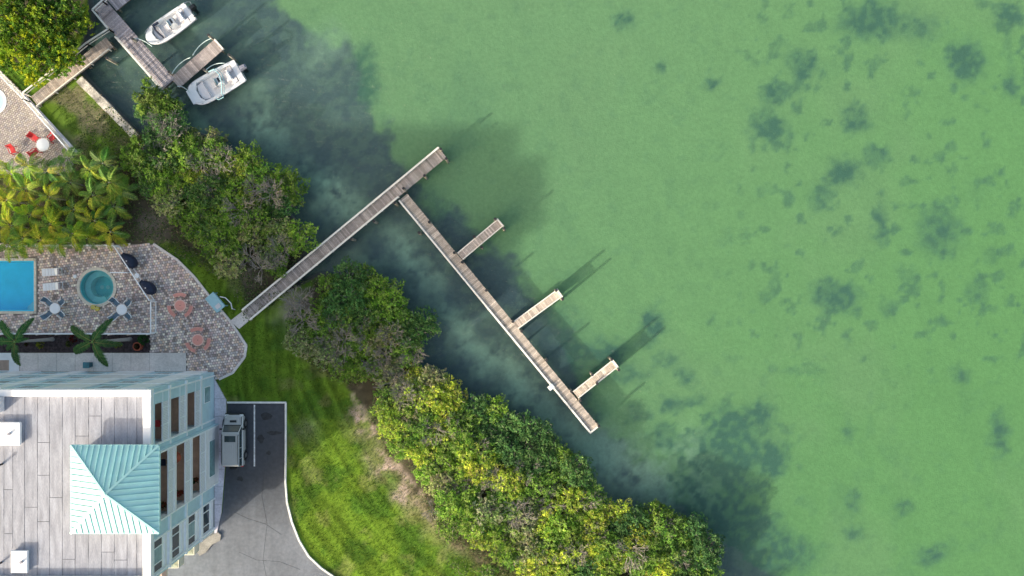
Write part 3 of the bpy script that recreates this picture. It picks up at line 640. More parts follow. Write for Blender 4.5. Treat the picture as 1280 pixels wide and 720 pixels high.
# ------------------------------------------------------------------ boats
def boat(label, bow, stern, wm, kind, pw=3.0, mn=.02):
    A = P(*bow,.0); B = P(*stern,.0); d = (A-B); Ln = d.length; ang = math.atan2(d.y,d.x)
    t = thing('motor_boat', label, 'boat', (*((A+B)/2).xy, -.4), ang, 'white motor boats at the boat dock')
    hw = wm/2
    def half(u):   # half width at u 0 stern..1 bow
        if u < .5: return hw*(.90+.10*math.sin(u/.5*math.pi/2))
        v = (u-.5)/.5; return max(mn*hw, hw*math.sqrt(max(0,1-v**pw))*.98)+.02
    secs = []; inner = []; us = [0,.02,.12,.25,.4,.55,.68,.78,.86,.92,.96,.985,1]
    for u in us:
        x = -Ln/2+u*Ln; wv_ = half(u); zt = .68+.22*u*u; k = 1 if u>0.01 else .97
        secs.append([(x-.35*u*u,0,-.35+.35*u**3),(x-.1*u*u,wv_*.75*k,.0+.15*u*u),(x,wv_*.97*k,zt-.18),(x,wv_*k,zt-.04),(x,wv_*.96*k,zt),(x-.0,0,zt+.02),(x,-wv_*.96*k,zt),(x,-wv_*k,zt-.04),(x,-wv_*.97*k,zt-.18),(x-.1*u*u,-wv_*.75*k,.0+.15*u*u)])
    hull = ob('hull', MB().loft(secs), M['gelcoat'], t, smooth=False)
    # cockpit recess cut out of the hull
    cp = []
    for u in [.1,.3,.5,.65,.78] : cp.append((-Ln/2+u*Ln, half(u)*.76))
    poly = cp+[(-Ln/2+.84*Ln, half(.8)*.35),(-Ln/2+.84*Ln,-half(.8)*.35)]+[(x,-y) for x,y in cp[::-1]]
    cm = MB().prism(poly,.30,2); cme = cm.mesh('cut', M['boatdeck']); fixn(cme); co = bpy.data.objects.new('cut', cme); C.objects.link(co)
    md = hull.modifiers.new('b','BOOLEAN'); md.operation='DIFFERENCE'; md.object=co; md.solver='EXACT'
    hull.parent = None; dg = bpy.context.evaluated_depsgraph_get(); nm = bpy.data.meshes.new_from_object(hull.evaluated_get(dg)); hull.modifiers.clear(); hull.data = nm; hull.parent = t; bpy.data.objects.remove(co)
    ob('floor', MB().prism([(x*.99,y*.985) for x,y in poly],.301,.33), M['boatdeck'], t)
    gun = MB()
    for s in (-1,1):
        pts = [(-Ln/2+u*Ln, s*(half(u)*1.0), .68+.22*u*u-.09) for u in us]; gun.tube(pts,.03,5)
    ob('rub_rail', gun, M['greysling'], t)
    # console, windscreen, seats
    cx = -.15*Ln+.35
    cs = ob('console', MB().loft([[(cx-.35,-.38,.33),(cx+.35,-.38,.33),(cx+.35,.38,.33),(cx-.35,.38,.33)],[(cx-.32,-.36,1.0),(cx+.25,-.34,.95),(cx+.25,.34,.95),(cx-.32,.36,1.0)],[(cx-.22,-.32,1.12),(cx+.1,-.3,1.08),(cx+.1,.3,1.08),(cx-.22,.32,1.12)]]), M['gelcoat'], t)
    ob('windscreen', MB().beam((cx+.2,-.33,1.12),(cx+.2,.33,1.12),.03,.3), M['glass2'], cs); ob('steering_wheel', MB().tube([(cx-.4+.0*math.cos(a),.18*math.cos(a),1.05+.18*math.sin(a)) for a in [k*math.pi/5 for k in range(11)]],.015,5), M['darkmetal'], cs)
    ob('gauge_panel', MB().box(cx-.2,cx-.02,-.22,.22,1.10,1.14), M['darkmetal'], cs)
    ob('helm_seat', MB().bev(cx-1.1,cx-.7,-.42,.42,.33,.85,.06), M['upholst'], t); ob('seat_back', MB().bev(cx-1.2,cx-1.1,-.42,.42,.55,1.15,.03), M['cushion'], t)
    ob('bow_cushion', MB().prism([(Ln*.18,-half(.68)*.7),(Ln*.3,-half(.8)*.6),(Ln*.33,0),(Ln*.3,half(.8)*.6),(Ln*.18,half(.68)*.7)],.33,.60), M['upholst'], t)
    ob('console_seat', MB().bev(cx+.4,cx+.8,-.3,.3,.33,.7,.05), M['upholst'], t)
    for s in (-1,1): ob('stern_seat', MB().bev(-Ln*.38,-Ln*.30,s*.35,s*hw*.66,.33,.62,.04), M['upholst'], t)
    for s in (-1,1):
        ob('bow_rail', MB().tube([(-Ln/2+u*Ln, s*half(u)*.86, .95+.22*u*u if u<.98 else .95) for u in (.6,.7,.8,.88,.94)],.018,5), M['steel'], t)
        for u in (.12,.5,.85): ob('cleat', MB().box(-Ln/2+u*Ln-.08,-Ln/2+u*Ln+.08,s*half(u)*.9-.02,s*half(u)*.9+.02,.72+.22*u*u,.76+.22*u*u), M['steel'], t)
    # outboard
    mo = ob('outboard_motor', MB().loft([[(-Ln/2-.62,-.16,.55),(-Ln/2-.12,-.2,.55),(-Ln/2-.12,.2,.55),(-Ln/2-.62,.16,.55)],[(-Ln/2-.72,-.2,.8),(-Ln/2-.1,-.24,.8),(-Ln/2-.1,.24,.8),(-Ln/2-.72,.2,.8)],[(-Ln/2-.6,-.14,1.02),(-Ln/2-.16,-.18,1.05),(-Ln/2-.16,.18,1.05),(-Ln/2-.6,.14,1.02)]]), M['darkmetal'] if kind==1 else M['greysling'], t)
    ob('motor_leg', MB().box(-Ln/2-.5,-Ln/2-.2,-.07,.07,-.5,.55), M['darkmetal'], mo); ob('motor_bracket', MB().box(-Ln/2-.2,-Ln/2+.05,-.15,.15,.3,.66), M['steel'], mo)
    if kind == 1:
        ob('rolled_cover', MB().tube([(Ln*.235,-.72,.90),(Ln*.25,-.3,.93),(Ln*.235,.2,.93),(Ln*.21,.68,.90)],.09,8), M['navy'], t); ob('cover_end', MB().tube([(Ln*.12,-.74,.88),(Ln*.25,-.76,.9)],.12,8), M['navy'], t)
        for s in (-1,1): ob('stern_ladder', MB().tube([(-Ln/2+.05,s*.75,.8),(-Ln/2-.25,s*.75,.75),(-Ln/2-.45,s*.75,.5),(-Ln/2-.4,s*.5,.3)],.05,6), M['steel'] if s<0 else M['darkmetal'], t)
    else:
        pts = [(-Ln*.02,-hw*.95,.9),(-Ln*.16,-hw*.55,1.9),(-Ln*.2,0,2.0),(-Ln*.16,hw*.55,1.9),(-Ln*.02,hw*.95,.9)]
        ob('canopy_bow', MB().tube(pts,.05,6), M['paleblue'], t); ob('canopy_bow', MB().tube([(p[0]-.22,p[1],p[2]-.08) for p in pts],.035,6), M['paleblue'], t)
        ob('folded_canopy', MB().tube([(-Ln*.04,hw*1.0,.95),(-Ln*.02,hw*1.25,1.0),(Ln*.08,hw*1.2,.95),(Ln*.1,hw*.98,.85)],.05,6), M['paleblue'], t)
    return t
boat('upper white motor boat with a dark curved bar on the bow and black outboard', (187,53), (239,14.5), 2.1, 1)
boat('lower white motor boat with a pale blue folded canopy frame and grey outboard', (240,124), (301,88.5), 2.5, 2, 5, .55)

# ------------------------------------------------------------------ apartment building
EX = gx(268); NY = gy(465); SY = gy(663); WX = gx(-200); HB = 12.0
bd = thing('apartment_building', 'pale blue apartment block with white balconies and a grey flat roof', 'building', (EX-6,(NY+SY)/2,0))
def bob(name, mb, m, parent=None, **k):
    if parent is None: return ob(name, mb, m, bd, True, **k)
    return ob(name, mb, m, parent, False, **k)      # parent sits at -bd.location already, so world coordinates hold
def yv(py): return gy(py)
REC = 1.15
# core walls
bob('wall', MB().box(WX, EX-REC, SY+.02, NY-1.2, 0, HB-.7), M['tanwall'], label='tan inner wall behind the balconies')
def seg(ya, yb, x, z0=0, z1=HB-.4, m='bluewall', x0=EX-REC-.0): bob('wall', MB().box(x0+.003, x, yv(ya), yv(yb), z0, z1), M[m])
seg(465.2,469,EX); seg(524,530.5,EX+.1); seg(602.5,622,EX-.02); seg(659.5,663,EX,m='bluewall')
# slabs and balconies; section 1 and section 2 (which stands 0.45 m further out)
SEC = [(469.0,524,EX,'a'),(530.5,602.5,EX+.45,'b')]
for (ya,yb,xf,k_) in SEC:
    for s in range(5):
        z = 3*s if s else 0
        if s == 0: continue
        bob('floor_slab', MB().box(EX-REC, xf+.06, yv(ya)-.003, yv(yb)+.003, z-.22 if s<4 else 11.45, z+.02 if s<4 else 11.6), M['white'] if s<4 else M['bluewall'])
    for s in range(1,4):
        z = 3*s
        bob('balcony_floor', MB().box(EX-REC+.004, xf-.1, yv(ya)-.05, yv(yb)+.05, z+.021, z+.035), M['tile'])
        # solid lower part with inset panels, cap and posts
        rl = bob('railing', MB().box(xf-.06, xf-.03, yv(ya)-.05, yv(yb)+.05, z+.06, z+1.02), M['mesh'])
        for zz in (z+.05, z+1.02): ob('railing_cap', MB().box(xf-.09,xf+.02,yv(ya)-.02,yv(yb)+.02,zz,zz+.06), M['rail'], rl)
        nb_ = int((ya-yb)*-1/S/.13)
        bl = MB()
        for q in range(nb_):
            yy = yv(ya)-.08-q*.13; bl.box(xf-.028,xf-.005,yy-.015,yy+.015,z+.11,z+1.02)
        bo = ob('baluster', bl, M['rail'], rl); bo['kind'] = 'stuff'
        nn = 3
        for q in range(nn+1):
            yy = yv(ya)-.06+(yv(yb)-yv(ya)+.12)*q/nn; ob('post', MB().box(xf-.1,xf+.024,yy-.04,yy+.04,z+.05,z+1.06), M['rail'], rl)
    # top fascia and ground floor wall
    bob('wall', MB().box(EX-REC, xf, yv(ya)-.003, yv(yb)+.003, 0, 2.68), M['bluewall'] if k_=='a' else M['whitewall'])
    bob('fascia', MB().box(xf-.2, xf+.03, yv(ya)-.006, yv(yb)+.006, HB-.5, HB-.36), M['bluewall'])
# sides of the protruding bay
for (ya,yb) in ((529.2,530.6),(602.4,603.8)): bob('wall', MB().box(EX-REC, EX+.42, yv(ya), yv(yb), 0, HB-.1), M['bluewall'])
# white vertical fins between bays
for py_ in (469.4,523.6,531.2,602,622.4,659.2):
    bob('pilaster', MB().box(EX-.1, EX+.12 if not 529<py_<604 else EX+.5, yv(py_)-.06, yv(py_)+.06, 0.02, HB-.42), M['rail'])
# horizontal white band at each floor over the blue walls
for s in (1,2,3):
    z = 3*s
    for (ya,yb) in ((524.6,529),(603.9,621.8),(660.1,662.9),(465.3,468.8)): bob('floor_band', MB().box(EX-.05, EX+.13, yv(ya), yv(yb), z-.16, z+.1), M['rail'])
# window section
bob('wall', MB().box(EX-REC+.003, EX-.06, yv(622)+.003, yv(659.5)-.003, 0, HB-.42), M['whitewall'])
for s in range(4):
    z = 3*s
    if s: bob('floor_band', MB().box(EX-.06, EX+.10, yv(622.9), yv(658.6), z-.2, z+.12), M['rail'])
    if s < 3: bob('spandrel', MB().box(EX-.06, EX-.0, yv(623.2), yv(658.5), z+2.55, z+2.79), M['rail'])
    for (a_,b2,mm) in ((624.5,631.5,'glass'),(633,648,'glass2' if s in (3,1) else 'glass'),(649.5,656.5,'glass')):
        wf = bob('window', MB().box(EX-.06,EX-.02,yv(a_)+.05,yv(b2)-.05,z+.75,z+2.45), M['rail'])
        mid = (yv(a_)+yv(b2))/2
        ob('pane', MB().box(EX-.02,EX-.005,yv(a_),yv(b2),z+1.2,z+2.38), M[mm], wf); ob('sill', MB().box(EX-.02,EX+.04,yv(a_)+.03,yv(b2)-.03,z+.72,z+.78), M['white'], wf)
for s in (0,):
    wf = bob('window', MB().box(EX-.02,EX+.03,yv(480),yv(500),1.0,2.3), M['rail']); ob('pane', MB().box(EX+.03,EX+.045,yv(481),yv(499),1.08,2.22), M['glass2'], wf)
    wf = bob('window', MB().box(EX+.45,EX+.47,yv(545),yv(590),1.0,2.3), M['rail']); ob('pane', MB().box(EX+.47,EX+.485,yv(546),yv(589),1.08,2.22), M['glass2'], wf)
# north face: white and blue bays
bob('wall', MB().box(WX, EX-.003, NY-1.2, NY-.003, 0, HB-.42), M['bluewall'])
xx = EX-.6; k = 0
while xx > WX+4:
    wdt = (1.9,3.2,1.3,2.6)[k%4]
    bob('pilaster', MB().box(xx-wdt, xx, NY-.003, NY+.10, .02, HB-.44), M['rail' if k%2==0 else 'whitewall'])
    for s in range(4):
        wf = bob('window', MB().box(xx-wdt-2.2, xx-wdt-.7, NY-.003, NY+.05, 3*s+1.0, 3*s+2.3), M['rail']); ob('pane', MB().box(xx-wdt-2.1, xx-wdt-.8, NY+.05, NY+.062, 3*s+1.08, 3*s+2.22), M['glass2'], wf)
    xx -= wdt+3.0; k += 1
for s in (1,2,3): bob('floor_band', MB().box(WX, EX+.0, NY+.1, NY+.13, 3*s-.12, 3*s+.08), M['rail'])
bob('wall', MB().box(WX, EX-REC, SY-.03, SY+.02, 0, HB-.7), M['bluewall'])
for s in range(4):
    for k in range(5):
        xw = EX-4.2-k*4.6; wf = bob('window', MB().box(xw-1.7,xw,SY-.06,SY-.03,3*s+.95,3*s+2.35), M['rail']); ob('pane', MB().box(xw-1.6,xw-.1,SY-.075,SY-.06,3*s+1.05,3*s+2.25), M['glass2'], wf)
# parapet (butted pieces) and roof deck
zr = 11.62
bob('roof_deck', MB().box(WX+.3, EX-.3, SY+.05, NY-.3, HB-.7, zr-.02), M['bitumen'])
def pr(px): return P(px, 0, zr).x
def pry(py): return P(0, py, zr).y
PWX = .62
bob('parapet', MB().bev(WX, EX+.04, NY-.5, NY+.05, HB-.42, HB, .05), M['parapet'])
bob('parapet', MB().bev(EX-PWX, EX+.035, SY, NY-.502, HB-.42, HB-.004, .05), M['parapet'])
bob('parapet', MB().bev(WX, EX-PWX-.003, SY-.1, SY+.35, HB-.7, HB-.006, .05), M['parapet'])
bob('parapet', MB().bev(WX, WX+.5, SY+.352, NY-.502, HB-.7, HB-.002, .05), M['parapet'])
# roofing strips: each run is its own piece with a dark seam between
xb = [-200,-180,-164,-148,-132,-116,-100,-85,-70,-55,-40,-24,-10,5,16,31,47,62,78,94,111,127,143,159,171,179.3]
butts = {5:[612,667],31:[634],47:[553,594,652],62:[622],78:[699],124:[690],127:[690],94:[545],111:[520],143:[700],159:[640]}
ytop, ybot = 491.5, 722
for i in range(len(xb)-1):
    a = xb[i]; cuts = sorted(butts.get(a, [rnd.uniform(520,700)] if a<0 else []))
    e = [ytop]+cuts+[ybot]; mx_ = pr(xb[i]); Mx = min(pr(xb[i+1]), EX-PWX-.01)
    for j in range(len(e)-1):
        mb = MB(); n_ = 16; Ya = pry(e[j]); Yb = max(pry(e[j+1]), SY+.36); L_=[];R_=[]
        for q in range(n_+1):
            y = Ya+(Yb-Ya)*q/n_-(.02 if q==0 else 0)+(.02 if q==n_ else 0); L_.append((mx_+.012+rnd.uniform(-.010,.016),y)); R_.append((Mx-.012+rnd.uniform(-.016,.010),y))
        mb.prism(L_+R_[::-1], zr-.02, zr+rnd.uniform(0,.012)); bob('roof_strip', mb, M['roof'])
# hip roof tower cap
hx0,hx1,hy0,hy1 = P(88,0,12.7).x, P(198,0,12.7).x, P(0,667,12.7).y, P(0,557,12.7).y
hz, az_ = 12.62, 13.95; cxh,cyh = (hx0+hx1)/2,(hy0+hy1)/2
bob('tower_wall', MB().box(hx0+.5,EX-.1,hy0+.45,hy1-.45,zr,hz-.02), M['whitewall'])
bob('tower_wall', MB().box(EX-.098,EX+.42,yv(602.4),yv(530.6),HB-.36,hz-.03), M['bluewall'])
bob('soffit', MB().box(hx0+.02,hx1-.02,hy0+.02,hy1-.02,hz-.12,hz-.03), M['white'])
npan = 15
def hipface(corner0, corner1):
    c0 = Vector((*corner0,hz)); c1 = Vector((*corner1,hz)); ap = Vector((cxh,cyh,az_)); nrm = (c1-c0).cross(ap-c0).normalized()
    if nrm.z < 0: nrm = -nrm
    mid = (c0+c1)/2
    def at(t):     # point on the hip edge above eave parameter t
        u = t if t <= .5 else 1-t; e = c0.lerp(c1, t); return e+(ap-mid)*(2*u)
    bob('roof_slope', MB().add([c0,c1,ap,c0-Vector((0,0,.08)),c1-Vector((0,0,.08)),ap-Vector((0,0,.3))],[(0,1,2),(5,4,3),(0,3,4,1),(1,4,5,2),(2,5,3,0)]), M['teal'])
    for k in range(npan):
        t0, t1 = k/npan, (k+1)/npan; g0 = .03/((c1-c0).length); a = t0+g0; b_ = t1-g0
        o_ = nrm*.012; pts_ = [c0.lerp(c1,a)+o_, c0.lerp(c1,b_)+o_, at(b_)+o_] + ([ap+o_] if a < .5 < b_ else []) + [at(a)+o_]
        n_ = len(pts_); mb = MB(); mb.add(pts_+[p-nrm*.01 for p in pts_], [tuple(range(n_)), tuple(range(2*n_-1,n_-1,-1))]+[(i,n_+i,n_+(i+1)%n_,(i+1)%n_) for i in range(n_)]); bob('roof_panel', mb, M['teal'])
        if k: mb = MB(); A = c0.lerp(c1,t0)+nrm*.035; B = at(t0)+nrm*.035; mb.beam(A,B,.05,.085); bob('standing_seam', mb, M['teal'])
cr = [(hx0,hy0),(hx1,hy0),(hx1,hy1),(hx0,hy1)]
for i in range(4):
    hipface(cr[i],cr[(i+1)%4])
    mb = MB(); mb.beam((*cr[i],hz+.05),(cxh,cyh,az_+.05),.16,.06); bob('hip_cap', mb, M['teal'])
    a,b_ = cr[i],cr[(i+1)%4]; bob('gutter', MB().beam((*a,hz-.04),(*b_,hz-.04),.10,.12), M['teal'])
# roof vents / hatches
for (a,b_,c,d,l) in [(-16,528,24,557,'white square roof hatch at the left edge of the flat roof'),(12,689,33,717,'white square roof hatch near the bottom left of the flat roof')]:
    x0_,y0_ = P(a,d,zr+.45).x,P(a,d,zr+.45).y; x1_,y1_ = P(c,b_,zr+.45).x,P(c,b_,zr+.45).y
    t = thing('roof_hatch', l, 'roof hatch', ((x0_+x1_)/2,(y0_+y1_)/2,zr+.012)); hx,hy = (x1_-x0_)/2,(y1_-y0_)/2
    ob('curb', MB().box(-hx+.08,hx-.08,-hy+.08,hy-.08,0,.24), M['parapet'], t); ob('lid', MB().bev(-hx,hx,-hy,hy,.242,.33,.05), M['parapet'], t)
    ob('vent_stub', MB().cyl(hx*.35,0,.33,.5,.10,12), M['greysling'], t)
for (x,y,l) in [(3,580,'small dark roof vent pipe left of the teal hip roof, at the photo edge'),(2,703,'small dark roof vent pipe left of the lower roof hatch')]:
    p = P(x,y,zr); t = thing('vent_pipe', l, 'vent pipe', (p.x,p.y,zr+.012)); ob('pipe', MB().cyl(0,0,0,.45,.08,10), M['darkmetal'], t); ob('hood', MB().cyl(0,0,.451,.5,.14,10,.06), M['darkmetal'], t)
p = P(6,505,zr); t = thing('air_conditioner', 'blue grey air conditioner at the upper left of the flat roof', 'air conditioner', (p.x,p.y,zr+.012)); ob('cabinet', MB().bev(-1.6,.0,-.55,.6,.02,.75,.04), M['mesh'], t); ob('fan_grille', MB().ring(-.75,0,.1,.42,.751,.78), M['darkmetal'], t)
# south corner balconies with cream rails
for s in (1,2,3):
    z = 3*s-.3; bob('corner_balcony', MB().box(EX-2.4,EX-.25,SY-.95,SY-.01,z,z+.14), M['coping']); 
    cb = bob('railing', MB().box(EX-.32,EX-.27,SY-.93,SY-.03,z+.143,z+1.0), M['pinkedge'] if s==3 else M['coping']); ob('railing', MB().box(EX-2.3,EX-.33,SY-.95,SY-.90,z+.143,z+1.0), M['coping'], cb)
# furniture on the balconies
BX = EX-.75
for (px_,py_,s,kind,l) in [(0,506,3,'red','red chair on the top balcony nearest the walkway'),(0,549,2,'par','rust red closed parasol on the middle floor of the wide balconies'),(0,588,1,'pot','brown potted plants on the lowest wide balcony'),
                           (0,594,3,'pot','dark potted plants on the top wide balcony'),(0,592,2,'redpot','red flowering pot on the middle wide balcony'),(0,548,3,'dark','dark blue folded lounger on the top wide balcony')]:
    z = 3*s+.021; loc = (BX+(.45 if py_>530 else 0), gy(py_), z)
    if kind in ('red','dark'):
        t = thing('balcony_chair', l, 'chair', loc); mm = M['red'] if kind=='red' else M['navy']
        ob('seat', MB().bev(-.25,.25,-.25,.25,.4,.46,.02), mm, t); ob('backrest', MB().bev(-.25,.25,.25,.3,.46,.95,.02), mm, t)
        for a in (-1,1):
            for c in (-1,1): ob('leg', MB().box(a*.22-.02,a*.22+.02,c*.22-.02,c*.22+.02,0,.4), M['rail'], t)
    elif kind == 'par':
        t = thing('parasol', l, 'parasol', loc); ob('pole', MB().cyl(0,0,0,1.6,.025,8), M['rail'], t); ob('canopy', MB().lathe(0,0,[(.5,1.2),(.42,1.35),(.2,1.55),(.02,1.65)],10), M['lamp'], t)
    else:
        t = thing('potted_plant', l, 'plant', loc); ob('pot', MB().lathe(0,0,[(.14,0),(.2,.3),(.22,.32)],12), M['lamp'], t)
        mb = MB()
        for q in range(60):
            a = rnd.uniform(0,6.28); r_ = rnd.uniform(.1,.38); mb.cur = (.45,.05,.05) if kind=='redpot' and q%2 else (.05,.09,.03); b0 = Vector((0,0,.3)); e = Vector((r_*math.cos(a),r_*math.sin(a),.35+rnd.uniform(.05,.5))); sd_ = Vector((-math.sin(a),math.cos(a),0))*.05; mb.add([b0.lerp(e,.5),e-(e-b0)*.2+sd_,e,e-(e-b0)*.2-sd_],[(0,1,2,3)])
        ob('leaves', mb, M['leaf'], t, fix=False)

# ------------------------------------------------------------------ fences round the pool deck
def fence(label, pts, hgt=1.15, px=True, cat='fence'):
    base = P(*pts[0],0); t = thing('pool_fence', label, cat, (base.x,base.y,0))
    pk = MB()
    for a,b_ in zip(pts[:-1],pts[1:]):
        A = P(*a,0); B = P(*b_,0); Ln = (B-A).length; n = max(1,int(Ln/1.7)); up = Vector((0,0,1))
        ob('top_rail', MB().beam(A+up*hgt,B+up*hgt,.09,.05), M['rail'], t, True); ob('bottom_rail', MB().beam(A+up*.18,B+up*.18,.06,.05), M['rail'], t, True)
        for k in range(n+1):
            q = A.lerp(B,k/n); ob('post', MB().box(q.x-.045,q.x+.045,q.y-.045,q.y+.045,.02,hgt+.06), M['rail'], t, True)
        m_ = int(Ln/.13)
        for k in range(1,m_): q = A.lerp(B,k/m_); pk.box(q.x-.012,q.x+.012,q.y-.012,q.y+.012,.2,hgt-.02)
    po = ob('picket', pk, M['rail'], t, True); po['kind'] = 'stuff'
fence('white railing along the shrub side of the pool deck', [(20,308.5),(80,307.5),(149,307.5)])
fence('white railing running diagonally past the two dark covered grills', [(151,309),(194,375)])
fence('white railing at the right end of the pool deck, by the salmon tables', [(196,377),(196,415)])
fence('white railing between the pool deck and the palm bed', [(-60,416.5),(194,416.5)])
fence('short white gate rail right of the hot tub', [(146,341),(165,341)], 1.0, cat='gate')
fence('white double railing between the upper patio and the patchy grass', [(0,88),(39,128),(94,190)])
lw = ob('retaining_kerb', MB().beam((gx(31),gy(119),.05),(gx(97),gy(191),.05),.22,.2), M['walk']); tag(lw,'pale concrete kerb under the railing of the upper patio','kerb')

# ------------------------------------------------------------------ furniture
def lounger(label, px, py, rz):
    p = P(px,py,.3); t = thing('sun_lounger', label, 'sun lounger', (p.x,p.y,.07), rz, 'white sun loungers by the pool')
    ob('frame', MB().box(-.95,.9,-.34,-.30,.26,.31).box(-.95,.9,.30,.34,.26,.31).box(-.95,-.9,-.3,.3,.26,.31).box(.86,.9,-.3,.3,.26,.31), M['rail'], t)
    for k in range(4): ob('slat', MB().bev(-.9+k*.28,-.645+k*.28,-.3,.3,.312,.345,.01), M['cushion'], t)
    mb = MB(); mb.beam((.22,0,.33),(.62,0,.55),.6,.03); ob('backrest', mb, M['cushion'], t)
    mb = MB(); mb.beam((.63,0,.55),(.86,0,.66),.56,.06); ob('headrest', mb, M['greysling'], t)
    for a in (-.85,.8):
        for b_ in (-.32,.32): ob('leg', MB().box(a-.02,a+.02,b_-.02,b_+.02,0,.26), M['rail'], t)
lounger('white sun lounger nearest the top railing, beside the pool', 66,340,R(3)); lounger('white sun lounger between the other one and a white round table', 67,358,R(5))
def rtable(name, label, px, py, r_, mt, me_, hgt=.74, group=None, hole=False):
    p = P(px,py,hgt); t = thing(name, label, 'table', (p.x,p.y,.07), group=group)
    ob('tabletop', MB().lathe(0,0,[(r_*.97,hgt-.04),(r_,hgt-.02),(r_*.98,hgt)],24), me_, t); ob('table_inset', MB().cyl(0,0,hgt,hgt+.006,r_*.82,24), mt, t)
    for k in range(4):
        a = k*math.pi/2+.4; ob('leg', MB().beam((r_*.7*math.cos(a),r_*.7*math.sin(a),0),(r_*.5*math.cos(a),r_*.5*math.sin(a),hgt-.04),.04,.04), me_, t)
    if hole: ob('umbrella_hole', MB().cyl(0,0,hgt+.006,hgt+.01,.035,10), M['darkmetal'], t)
    return t
rtable('round_table','white round table with blue sling chairs near the pool corner',69,385.5,.5,M['cushion'],M['white'])
rtable('round_table','white round table with blue sling chairs right of the hot tub',152.5,387,.5,M['cushion'],M['white'])
rtable('round_table','salmon round table nearer the grills, ringed by three curved benches',225.5,382,.56,M['pink'],M['pinkedge'],hole=True)
rtable('round_table','salmon round table nearer the building, ringed by three curved benches',247.5,425,.56,M['pink'],M['pinkedge'],hole=True)
rtable('round_table','white round table with red chairs on the upper patio',54,181,.6,M['cushion'],M['white'])
rtable('side_table','small white round table between the two covered grills',171.5,344.5,.24,M['cushion'],M['white'],.5)
def chair_proto(name, label, ms, mf, w_=.5, cat='chair', group=None):
    t = thing(name, label, cat, (0,0,0), group=group); h = w_/2
    ob('seat', MB().bev(-h+.03,h-.03,-h,h,.40,.43,.01), ms, t); mb = MB(); mb.beam((0,-h-.0,.44),(0,-h-.22,.92),w_-.06,.03); 
    bk = MB(); bk.add([(-h+.03,-h,.43),(h-.03,-h,.43),(h-.03,-h-.2,.9),(-h+.03,-h-.2,.9),(-h+.03,-h-.03,.43),(h-.03,-h-.03,.43),(h-.03,-h-.23,.9),(-h+.03,-h-.23,.9)],[(0,1,2,3),(7,6,5,4),(0,4,5,1),(1,5,6,2),(2,6,7,3),(3,7,4,0)]); ob('backrest', bk, ms, t)
    for s in (-1,1):
        ob('arm', MB().tube([(s*h,h+.04,0),(s*h,h,.42),(s*h,h-.08,.64),(s*h,-h,.66),(s*h,-h-.23,.93)],.04,6), mf, t)
        ob('leg', MB().tube([(s*h,-h-.16,0),(s*h,-h,.42)],.024,6), mf, t)
    return t
def ring_chairs(proto, cx, cy, dist, angs, labels, first=None):
    c = P(cx,cy,.5)
    for a, l in zip(angs, labels):
        x = c.x+dist*math.cos(R(a)); y = c.y+dist*math.sin(R(a)); rz = R(a)+math.pi/2
        if first is not None and not first: proto.location = (x,y,.07); proto.rotation_euler = (0,0,rz); proto['label'] = l; first.append(1)
        else: dup(proto,(x,y,.07),rz,l,proto.get('group'))
fl = []
bc = chair_proto('sling_chair','x',M['sling'],M['white'],.54,group='blue sling chairs at the white tables')
dirs = ['upper right','upper left','lower left','lower right']
ring_chairs(bc,69,385.5,.80,[42,136,222,318],['blue sling chair, %s of the white table near the pool corner'%d for d in dirs],fl)
ring_chairs(bc,152.5,387,.80,[45,130,225,315],['blue sling chair, %s of the white table beside the hot tub'%d for d in dirs],fl)
fl = []
rc = chair_proto('patio_chair','x',M['red'],M['red'],.5,group='red chairs on the upper patio')
ring_chairs(rc,54,181,.98,[38,140,222],['red chair at the upper right of the white table, near the railing','red chair at the upper left of the white table on the upper patio','red chair below the white table, half hidden by palm leaves'],fl)
p = P(16,188,.5); dup(rc,(p.x,p.y,.07),R(200),'red chair standing alone at the left of the upper patio',rc['group'])
def bench(label, px, py, cx, cy):
    c = P(cx,cy,.43); a = math.degrees(math.atan2(-(py-cy),px-cx)); t = thing('curved_bench', label, 'bench', (c.x,c.y,.07), R(a), 'curved salmon benches')
    ob('seat', MB().ring(0,0,.86,1.2,.40,.45,-33,33,n=12), M['pinkedge'], t)
    for k in range(3): ob('slat', MB().ring(0,0,.89+.1*k,.965+.1*k,.452,.47,-31,31,n=12), M['pink'], t)
    for s in (-24,24): ob('leg', MB().beam((1.03*math.cos(R(s)),1.03*math.sin(R(s)),0),(1.03*math.cos(R(s)),1.03*math.sin(R(s)),.4),.08,.25), M['pinkedge'], t)
for (tx,ty,lst,nm_) in [(225.5,382,[(225,368,'top'),(213,390,'lower left'),(238,390,'lower right')],'nearer the grills'),(247.5,425,[(246,411,'top'),(237,436,'lower left'),(262,431,'right')],'nearer the building')]:
    for (bx,by,w_) in lst: bench('curved salmon bench at the %s of the round table %s'%(w_,nm_), bx,by,tx,ty)
def grill(label, px, py, rz):
    p = P(px,py,.8); t = thing('covered_grill', label, 'grill', (p.x,p.y,.07), rz, 'covered grills')
    prof = lambda k: [(.52*k,.0),(.62*k,.25),(.66*k,.75),(.60*k,.95),(.40*k,1.08),(.08,1.12)]
    mb = MB(); mb.lathe(0,0,prof(1),18,1.22,.78); ob('cover', mb, M['navy'], t, smooth=True)
    ob('lid_ridge', MB().bev(-.42,.42,-.07,.07,1.02,1.13,.03), M['navy'], t); ob('lid_handle', MB().cyl(.05,0,1.12,1.17,.06,10), M['steel'], t)
    for s in (-1,1): ob('side_shelf', MB().bev(s*.55,s*.85,-.24,.24,.78,.83,.02), M['navy'], t)
grill('dark covered grill nearer the top corner of the patio', 160.5,326,R(-48)); grill('dark covered grill nearer the salmon tables', 184,359.5,R(-42))
